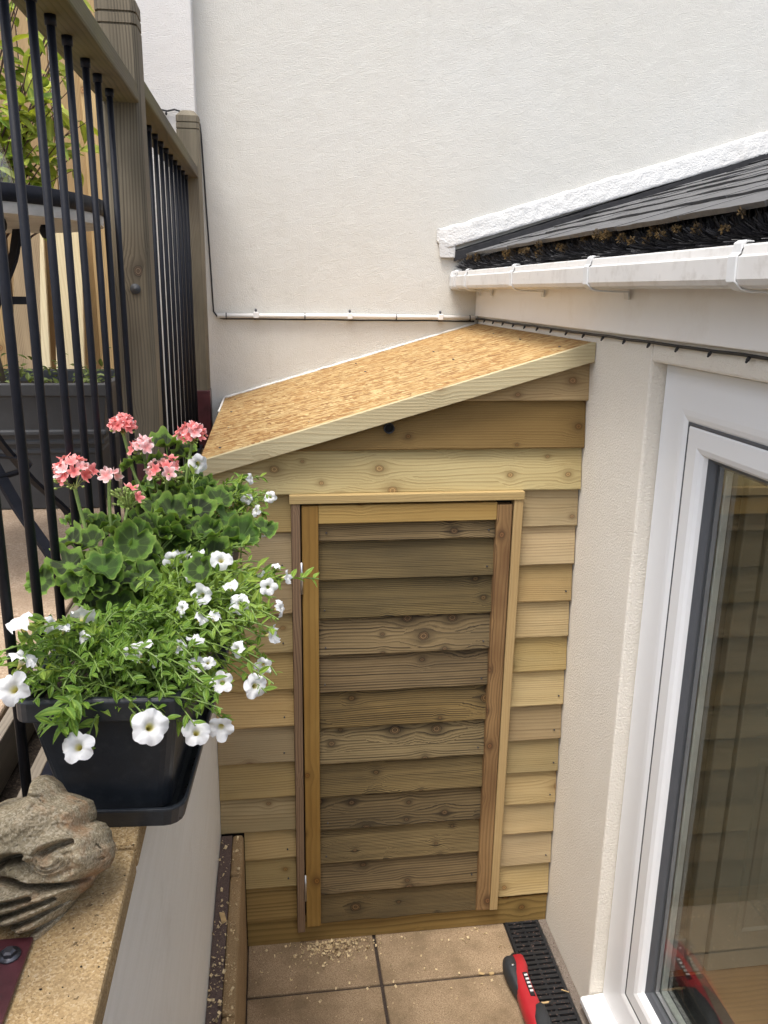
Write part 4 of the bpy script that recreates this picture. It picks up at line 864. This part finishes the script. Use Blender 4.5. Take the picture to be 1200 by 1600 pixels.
# ================================================================== cast stone face
def grotesque():
    S = 1/6400.; OUT = [(-110, 520), (0, 390), (100, 337), (200, 330), (262, 305), (278, 235), (285, 170), (340, 138), (400, 148), (470, 205), (520, 285), (600, 305), (720, 355), (752, 450), (748, 520), (820, 540), (868, 605), (880, 680), (908, 725), (900, 830), (868, 905), (785, 965), (740, 1050), (640, 1150), (565, 1260), (505, 1430), (445, 1482), (385, 1462), (290, 1402), (200, 1372), (130, 1312), (60, 1272), (10, 1180), (-60, 1100), (-105, 900), (-125, 700)]
    P = np.array(OUT, float); step = 8.0
    xs = np.arange(-140, 930, step); ys_ = np.arange(120, 1500, step); X, Y = np.meshgrid(xs, ys_)
    inside = np.zeros(X.shape, bool); dist = np.full(X.shape, 1e9)
    for i in range(len(P)):
        a, b = P[i], P[(i+1) % len(P)]
        cond = ((a[1] > Y) != (b[1] > Y)); xi = (b[0]-a[0])*(Y-a[1])/((b[1]-a[1]) if b[1] != a[1] else 1e-9)+a[0]; inside ^= cond & (X < xi)
        d = b-a; t = np.clip(((X-a[0])*d[0]+(Y-a[1])*d[1])/(d @ d), 0, 1); dist = np.minimum(dist, np.hypot(X-a[0]-t*d[0], Y-a[1]-t*d[1]))
    def seg(pts):
        out = np.full(X.shape, 1e9)
        for a, b in zip(pts[:-1], pts[1:]):
            a, b = np.array(a, float), np.array(b, float); d = b-a; t = np.clip(((X-a[0])*d[0]+(Y-a[1])*d[1])/(d @ d), 0, 1); out = np.minimum(out, np.hypot(X-a[0]-t*d[0], Y-a[1]-t*d[1]))
        return out
    G = lambda d, w_: np.exp(-(d/w_)**2)
    rim = np.sqrt(1-(1-np.clip(dist/170, 0, 1))**2); H_ = 150*rim+60*np.clip(dist/300, 0, 1)
    H_ += 95*G(np.hypot(X-380, (Y-480)*1.1), 240)                                   # hood mass
    brow = seg([(-60, 880), (60, 830), (200, 735), (330, 700), (430, 735), (560, 640), (720, 575)])
    H_ += 80*G(brow, 48)
    H_ -= 140*G(seg([(-20, 930), (120, 850), (250, 775), (380, 745)]), 34)           # undercut below the hood
    H_ -= 95*G(seg([(520, 715), (600, 665), (700, 640)]), 26)
    H_ += 60*G(np.hypot(X-570, Y-780), 85)                                          # eye
    for r, a_ in ((62, 44), (95, 46), (128, 42)):
        dd = np.abs(np.hypot(X-570, (Y-745))-r); H_ += a_*G(dd, 13)*(Y > 735)
    H_ += 75*G(np.hypot(X-790, Y-760), 100)+40*G(np.hypot(X-860, Y-730), 55)        # nose
    H_ -= 110*G(np.hypot(X-862, Y-800), 24); H_ += 40*G(seg([(660, 690), (740, 640), (800, 620)]), 45)
    H_ += 40*G(seg([(260, 820), (400, 900), (560, 930), (760, 900)]), 48)           # cheek folds
    H_ += 28*G(seg([(300, 880), (430, 940), (600, 960), (800, 930)]), 22)
    H_ -= 130*G(seg([(20, 945), (200, 935), (380, 975), (560, 985), (700, 975), (850, 945)]), 24)   # mouth
    for q in ([(40, 1120), (200, 1085), (430, 1020)], [(55, 1225), (260, 1160), (520, 1060), (650, 1020)], [(135, 1300), (360, 1210), (600, 1110)], [(215, 1368), (420, 1290), (620, 1180)]):
        H_ += 62*G(seg(q), 33)+22*G(np.hypot(X-q[0][0], Y-q[0][1]), 30)
    for q in ([(60, 1170), (240, 1115), (420, 1075)], [(90, 1270), (300, 1190), (570, 1085)], [(170, 1340), (390, 1255), (620, 1140)], [(260, 1400), (430, 1335), (600, 1230)]):
        H_ -= 95*G(seg(q), 17)
    H_ -= 85*G(np.hypot(X-60, (Y-590)*.9), 90); H_ += 45*G(seg([(-60, 640), (40, 660), (130, 560), (60, 480)]), 28)   # ear on the left
    H_ += 30*G(seg([(150, 640), (220, 560), (420, 660)]), 60); H_ -= 38*G(seg([(285, 300), (400, 300), (520, 300)]), 22)
    nzv = np.vectorize(lambda a, b: mnoise.fractal(Vector((a/120, b/120, 3.3)), 1.0, 2.0, 4)); H_ += 20*nzv(X, Y)+10*nzv(X*3.3, Y*3.3)
    H_ = np.where(inside, np.maximum(H_, 3), 0); H_ = np.minimum(H_, np.where(inside, dist*2.2+4, 0))
    idx = -np.ones(X.shape, int); vs = []; u_ax = Vector((.985, -.12, .0)).normalized(); v_ax = Vector((0.0, .40, .70)).normalized(); n_ax = u_ax.cross(v_ax).normalized(); org = Vector((-.2665, .872, 1.652))
    cells = inside[:-1, :-1] & inside[1:, :-1] & inside[:-1, 1:] & inside[1:, 1:]
    use = np.zeros(X.shape, bool); use[:-1, :-1] |= cells; use[1:, :-1] |= cells; use[:-1, 1:] |= cells; use[1:, 1:] |= cells
    front = {}; back = {}
    for j, i in zip(*np.where(use)):
        u = (X[j, i]-450)*S; v = -(Y[j, i]-800)*S*.88; base = org+u_ax*u+v_ax*v; ed = min(1, dist[j, i]/120)
        front[(j, i)] = len(vs); vs.append(base+n_ax*(H_[j, i]*S*1.5)); back[(j, i)] = len(vs); vs.append(base-n_ax*(.012+.028*math.sqrt(ed)))
    fs = []; edges = {}
    for j, i in zip(*np.where(cells)):
        q = [(j, i), (j+1, i), (j+1, i+1), (j, i+1)]; fs.append(tuple(front[k] for k in q)); fs.append(tuple(back[k] for k in q[::-1]))
        for a, b in zip(q, q[1:]+q[:1]): edges[(a, b)] = 1
    for (a, b) in list(edges):
        if (b, a) not in edges: fs.append((front[b], front[a], back[a], back[b]))
    b = MB(); b.add(vs, fs, True); o = b.build('stone_face', M['stone'])
    sm = o.modifiers.new('smooth', 'SMOOTH'); sm.factor = .3; sm.iterations = 1
    return o
tag(grotesque(), 'weathered cast stone grotesque face with ridged fingers leaning on the coping', 'ornament')

# ================================================================== power tool on the paving
pt = thing('power_tool', 'red and black cordless multi-tool lying beside the drain grating', 'power tool', (.80, 2.2, 0))
def sect(c, rx, rz, n=16, p=2.6):
    out = []
    for k in range(n):
        a = 2*math.pi*k/n; ca_, sa_ = math.cos(a), math.sin(a); out.append((c[0]+rx*math.copysign(abs(ca_)**(2/p), ca_), c[1], c[2]+rz*math.copysign(abs(sa_)**(2/p), sa_)))
    return out
b = MB(); b.loft([sect(c, rx, rz) for c, rx, rz in (((.806, 2.318, .040), .016, .024), ((.806, 2.312, .040), .0215, .030), ((.806, 2.272, .040), .0225, .032), ((.801, 2.255, .041), .024, .033), ((.7975, 2.235, .041), .0235, .033), ((.797, 2.19, .040), .024, .032), ((.7975, 2.13, .039), .0265, .033), ((.799, 2.09, .038), .028, .032), ((.801, 2.04, .037), .026, .030), ((.803, 1.96, .036), .025, .029), ((.805, 1.90, .036), .028, .032), ((.806, 1.86, .036), .024, .028))], True, True)
b.build('tool_body', M['red'], pt)
b = MB(); b.loft([sect(c, rx, rz) for c, rx, rz in (((.783, 2.316, .042), .010, .020), ((.782, 2.308, .042), .0195, .029), ((.780, 2.285, .042), .0215, .0325), ((.779, 2.255, .042), .0195, .033), ((.780, 2.225, .040), .0165, .030), ((.783, 2.18, .038), .0125, .024), ((.786, 2.14, .036), .006, .012))], True, True)
b.build('nose_bumper', M['rubber'], pt)
b = MB(); b.loft([sect(c, rx, rz) for c, rx, rz in (((.822, 2.128, .045), .004, .008), ((.815, 2.10, .043), .018, .031), ((.810, 2.06, .041), .025, .033), ((.808, 2.0, .040), .026, .033), ((.807, 1.94, .038), .020, .029))], True, True)
b.build('rubber_grip', M['rubber'], pt)
MB().tube([(.806, 2.3435, .036), (.806, 2.3195, .037)], [.012, .015], 14).build('tool_collar', M['black'], pt)
b = MB(); b.hexa([(.7985, 2.132, .0695), (.8120, 2.132, .0695), (.8120, 2.228, .0715), (.7985, 2.228, .0715)], [(.7995, 2.134, .0742), (.811, 2.134, .0742), (.811, 2.226, .0762), (.7995, 2.226, .0762)]); b.build('vent_panel', M['black'], pt)
for k in range(5): MB().box(.801, .810, 2.146+k*.016, 2.153+k*.016, .0740, .0775).build('vent_slat', M['clip'], pt)
b = MB(); b.tube([(.780, 2.262, .0745), (.780, 2.262, .0768)], .0042, 10); b.build('screw', M['steel'], pt)

pt.scale = (1.22, 1.0, 1.1); pt.location = (.806, 2.158, 0)

b = MB()
for i in range(70):
    x, yy = random.uniform(-.33, -.19), random.uniform(.58, 1.03); s_ = random.choice((.0005, .0006, .0008, .0013)); b.ball((x, yy, 1.5953+s_*.4), (s_*random.uniform(.7, 2.2), s_*random.uniform(.7, 2.2), s_*.6), 3, 5, False)
for i in range(60):
    q = PM @ Vector((random.uniform(.085, .092), random.uniform(.03, .5), 0)); s_ = random.choice((.001, .0015, .002)); b.ball((q.x, q.y, 1.6005+s_*.3), s_, 3, 5, False)
tag(b.build('soil_crumbs', M['soil']), 'small dark soil crumbs scattered over the yellow coping', 'crumbs')['kind'] = 'stuff'

# ================================================================== shavings, offcuts
b = MB(); rs = random.Random(5)
def curl(x, y, z, s):
    n = 4; a0 = rs.uniform(0, 6.28); R_ = s*rs.uniform(.35, .8); wd = s*rs.uniform(.25, .5); az = rs.uniform(0, 6.28); tilt = rs.uniform(-.6, .6); vs = []
    for i in range(n+1):
        a = a0+i/n*rs.uniform(1.2, 2.6)
        for k in (-1, 1):
            v = Vector((R_*math.cos(a), k*wd, R_*math.sin(a))); v.rotate(Euler((tilt, 0, az))); vs.append(v)
    mz = min(v.z for v in vs); b.add([(v.x+x, v.y+y, v.z-mz+z) for v in vs], [(2*i, 2*i+1, 2*i+3, 2*i+2) for i in range(n)], True)
for i in range(330): curl(rs.gauss(.19, .075), 2.485-abs(rs.gauss(0, .045)), rs.choice((.001, .001, .004, .008)), rs.uniform(.004, .011))
for i in range(330): curl(rs.uniform(-.11, .80), 2.49-abs(rs.gauss(0, .22)), .001, rs.choice((.0015, .002, .003, .005, .009)))
for i in range(230): curl(rs.uniform(-.196, -.128), rs.choice((rs.uniform(1.6, 2.1), rs.uniform(1.6, 2.48))), .482, rs.choice((.003, .004, .006, .010)))
tag(b.build('wood_shavings', M['shaving']), 'pale wood shavings scattered on the paving below the shed door', 'shavings')['kind'] = 'stuff'
def offcut(label, loc, size, rot):
    q = MB(); x, y, z = size; q.hexa([(-x, -y, 0), (x*.8, -y*.8, 0), (x, y*.7, 0), (-x*.9, y, 0)], [(-x, -y, z), (x*.8, -y*.7, z*.8), (x, y*.7, z*.6), (-x*.9, y*.9, z)])
    o = q.build('wood_offcut', M['offcut']); o.location = loc; o.rotation_euler = rot; tag(o, label, 'offcut')
offcut('small orange wood chip on the brown mortar strip by the wall', (-.172, 2.10, .479), (.008, .024, .006), (0, 0, .25))
offcut('pale splinter of wood lying across the drain grating', (.865, 2.128, .0045), (.022, .004, .003), (0, 0, .05))
offcut('thin white splinter between the drain and the door sill', (.955, 2.165, .0055), (.014, .0018, .002), (0, 0, -.5))
offcut('brown curl of bark beside the head of the red tool', (.725, 2.27, .002), (.010, .006, .005), (0, .15, .4))
offcut('dark bark flake lying on the paving joint', (.69, 2.275, .002), (.011, .005, .004), (0, .1, -.2))

# ================================================================== terrace furniture and plants behind the railing
tb = thing('bistro_table', 'round garden table with grey top and black metal rim on the terrace', 'table', (-.70, 1.9, TZ))
cx, cy, zt_, R_ = -.70, 1.90, 2.476, .36
n_ = 48; ringp = lambda r, z: [(cx+r*math.cos(2*math.pi*k/n_), cy+r*math.sin(2*math.pi*k/n_), z) for k in range(n_)]
MB().loft([ringp(R_-.006, zt_-.050), ringp(R_-.003, zt_-.008), ringp(.01, zt_-.004)], False, True).build('tabletop', M['tabletop'], tb)
MB().add(ringp(R_-.006, zt_-.050), [tuple(range(n_))[::-1]]).build('tabletop_underside', M['tabletop'], tb)
MB().loft([ringp(R_-.004, zt_-.030), ringp(R_, zt_-.028), ringp(R_+.002, zt_), ringp(R_-.012, zt_+.003)], False, True).build('table_rim', M['black_m'], tb)
for k, a in enumerate((-.62, .95, 2.52, 4.09)):
    c_, s_ = math.cos(a), math.sin(a); P_ = [(.23, zt_-.05), (.21, zt_-.12), (.15, 2.26), (.09, 2.10), (.10, 1.98), (.20, 1.84), (.30, 1.74), (.33, TZ+.004)]
    b = MB(); rings = []
    pts = [Vector((cx+r*c_, cy+r*s_, z)) for r, z in P_]; fine = []
    for i in range(len(pts)-1):
        for q in range(4): fine.append(pts[i].lerp(pts[i+1], q/4))
    fine.append(pts[-1]); sm = [fine[0]]+[(fine[i-1]+fine[i]*2+fine[i+1])/4 for i in range(1, len(fine)-1)]+[fine[-1]]
    tgv = Vector((-s_, c_, 0)); rings = []
    for i, p in enumerate(sm):
        t = (sm[min(i+1, len(sm)-1)]-sm[max(i-1, 0)]).normalized(); o_ = tgv.cross(t)
        rings.append([p+tgv*.013+o_*.004, p-tgv*.013+o_*.004, p-tgv*.013-o_*.004, p+tgv*.013-o_*.004])
    b.loft(rings).build('table_leg', M['black_m'], tb)
MB().tube([(cx+.155*math.cos(2*math.pi*k/24), cy+.155*math.sin(2*math.pi*k/24), 1.905) for k in range(25)], .007, 6).build('leg_ring', M['black_m'], tb)
b = MB(); b.box(cx-.20, cx+.20, cy-.011, cy+.011, 2.262, 2.278); b.box(cx-.011, cx+.011, cy-.20, cy+.20, 2.2625, 2.2775); b.build('cross_brace', M['black_m'], tb)
for a in (-.62, .1): MB().ball((cx+.235*math.cos(a), cy+.235*math.sin(a), zt_-.062), (.012, .012, .016), 6, 10).build('foot_screw', M['black_m'], tb)
gp = [(.030, 0), (.046, .004), (.048, .02), (.044, .05), (.030, .085), (.018, .12), (.015, .17), (.017, .176), (.013, .17), (.016, .12), (.028, .085), (.041, .05), (.044, .02), (.042, .008), (.001, .006)]
gz = zt_+.004; gx, gy = -.545, 1.84
MB().loft([[(gx+r*math.cos(2*math.pi*k/24), gy+r*math.sin(2*math.pi*k/24), gz+z) for k in range(24)] for r, z in gp], True, True).build('glass_vase', M['glass'])
tag(bpy.data.objects['glass_vase'], 'clear glass vase standing on the round terrace table', 'vase')

tg = thing('trough_planter', 'large dark grey trough planter with ridged band standing on the terrace', 'planter', (-.9, 2.6, TZ))
b = MB(); lev = [(0, TZ+.002), (.020, 1.83), (.026, 1.833), (.026, 1.843), (.022, 1.846), (.028, 1.858), (.034, 1.861), (.034, 1.871), (.030, 1.874), (.036, 1.886), (.042, 1.889), (.042, 1.90), (.038, 1.903), (.050, 2.000), (.058, 2.002), (.060, 2.035), (.050, 2.038), (.040, 2.035), (.034, 1.99)]
b.loft([[(-1.45-e_, 2.47-e_, z), (-.512+e_, 2.47-e_, z), (-.512+e_, 2.80+e_, z), (-1.45-e_, 2.80+e_, z)] for e_, z in lev]).build('trough', M['trough'], tg, bevel=.004)
MB().box(-1.48, -.485, 2.44, 2.83, 1.985, 2.0).build('potting_soil', M['soil'], tg)
shb = thing('lime_shrub', 'bushy shrub with lime green leaves growing in the dark trough', 'shrub', (-.82, 2.62, 2.0))
b = MB(); b.tube([(-.80, 2.60, 1.99), (-.82, 2.61, 2.15), (-.83, 2.62, 2.33), (-.81, 2.62, 2.5)], [.024, .020, .017, .012], 9).build('trunk', M['bark'], shb)
rb = random.Random(9); tw = MB(); lf = []
for k in range(90):
    p0 = Vector((-.82+rb.gauss(0, .02), 2.62, rb.uniform(2.3, 2.55))); p1 = Vector((rb.uniform(-1.25, -.47), rb.uniform(2.42, 2.85), rb.uniform(2.45, 3.22)))
    pts = bez(p0, (p0+p1)/2+Vector((0, 0, .08)), p1, 6); tw.tube(pts, [.004, .0035, .003, .0026, .002, .0016, .0012], 4, False)
    for q in range(9):
        t = rb.uniform(.35, 1); i = min(5, int(t*6)); p = pts[i].lerp(pts[i+1], t*6-i); d = Vector((rb.gauss(0, 1), rb.gauss(-.2, 1), rb.gauss(.1, .7)))
        lf.append(leafmat4(p, d, (rb.gauss(0, .4), rb.gauss(-.3, .4), 1), rb.uniform(.045, .085)))
for i in range(30):
    p = Vector((rb.uniform(-.72, -.47), rb.uniform(2.4, 2.6), rb.uniform(2.48, 2.75))); lf.append(leafmat4(p, (rb.gauss(0, 1), rb.gauss(0, 1), rb.gauss(0, .6)), (0, -.5, 1), rb.uniform(.04, .07)))
tw.build('branches', M['twig'], shb, kind='stuff')
lf.sort(key=lambda m_: -m_.translation.x)
for mt in lf[:295]: place('leaf', rb.choice(shrub_leaf), mt, shb)
b = MB(); src = shrub_leaf[0]; vs0 = [v.co.copy() for v in src.vertices]; fs0 = [tuple(p.vertices) for p in src.polygons]
for mt in lf[295:]: b.add([mt @ v for v in vs0], fs0, True)
b.a = {'rad': [.3]*len(b.v), 'vein': [1. if i % 5 == 2 else 0. for i in range(len(vs0))]*len(lf[295:])}
b.build('foliage', M['shrub_leaf'], shb, kind='stuff')
b = MB(); vs0 = [v.co.copy() for v in cover_leaf[0].vertices]; fs0 = [tuple(p.vertices) for p in cover_leaf[0].polygons]; cnt = 0
for i in range(420):
    p = Vector((rb.uniform(-1.3, -.49), rb.uniform(2.44, 2.82), 2.0+abs(rb.gauss(0, .045)))); mt = leafmat4(p, (rb.gauss(0, 1), rb.gauss(0, 1), rb.gauss(.4, .5)), (0, -.3, 1), rb.uniform(.015, .032)); b.add([mt @ v for v in vs0], fs0, True); cnt += 1
b.a = {'rad': [.3]*len(b.v), 'vein': [1. if i % 5 == 2 else 0. for i in range(len(vs0))]*cnt}
tag(b.build('ground_cover', M['cover_leaf']), 'low leafy weeds covering the soil of the dark trough', 'weeds')['kind'] = 'stuff'

bf = thing('board_fence', 'tall tan timber fence of vertical boards behind the trough', 'fence', (-1.2, 3.25, TZ))
x = -.622; k = 0
while x > -2.6:
    wd = rb.choice((.092, .098, .104)); zc = 3.62+rb.uniform(-.01, .01)
    o = MB(); o.hexa([(x-wd, 3.22, TZ), (x, 3.22, TZ), (x, 3.238, TZ), (x-wd, 3.238, TZ)], [(x-wd, 3.22, zc), (x, 3.22, zc), (x, 3.238, zc), (x-wd, 3.238, zc)]); o.build('fence_board', M['fence_old'], bf, bevel=.002); x -= wd+.004; k += 1
for z in (2.0, 2.8, 3.4): MB().box(-2.6, -.63, 3.239, 3.28, z, z+.07).build('fence_rail', M['fence_old'], bf)
MB().box(-.6195, -.5495, 3.20, 3.27, TZ, 3.66).build('fence_post', M['fence_old'], bf, bevel=.003)
for lab, x0, x1, lean, mt in (('new cream board leaning on the fence, broadest of the pale boards', -.775, -.672, .03, 'fence_new'), ('narrow new cream board leaning just left of the broad one', -.815, -.782, .01, 'fence_new'), ('orange tan board leaning on the fence behind the shrub trunk', -.93, -.83, .05, 'fence_old')):
    o = MB(); o.hexa([(x0, 3.08, TZ), (x1, 3.08, TZ), (x1, 3.098, TZ), (x0, 3.098, TZ)], [(x0+lean, 3.195, 2.50), (x1+lean-.01, 3.195, 2.50), (x1+lean-.01, 3.213, 2.50), (x0+lean, 3.213, 2.50)])
    tag(o.build('loose_board', M[mt], bevel=.002), lab, 'board', 'boards leaning on the terrace fence')
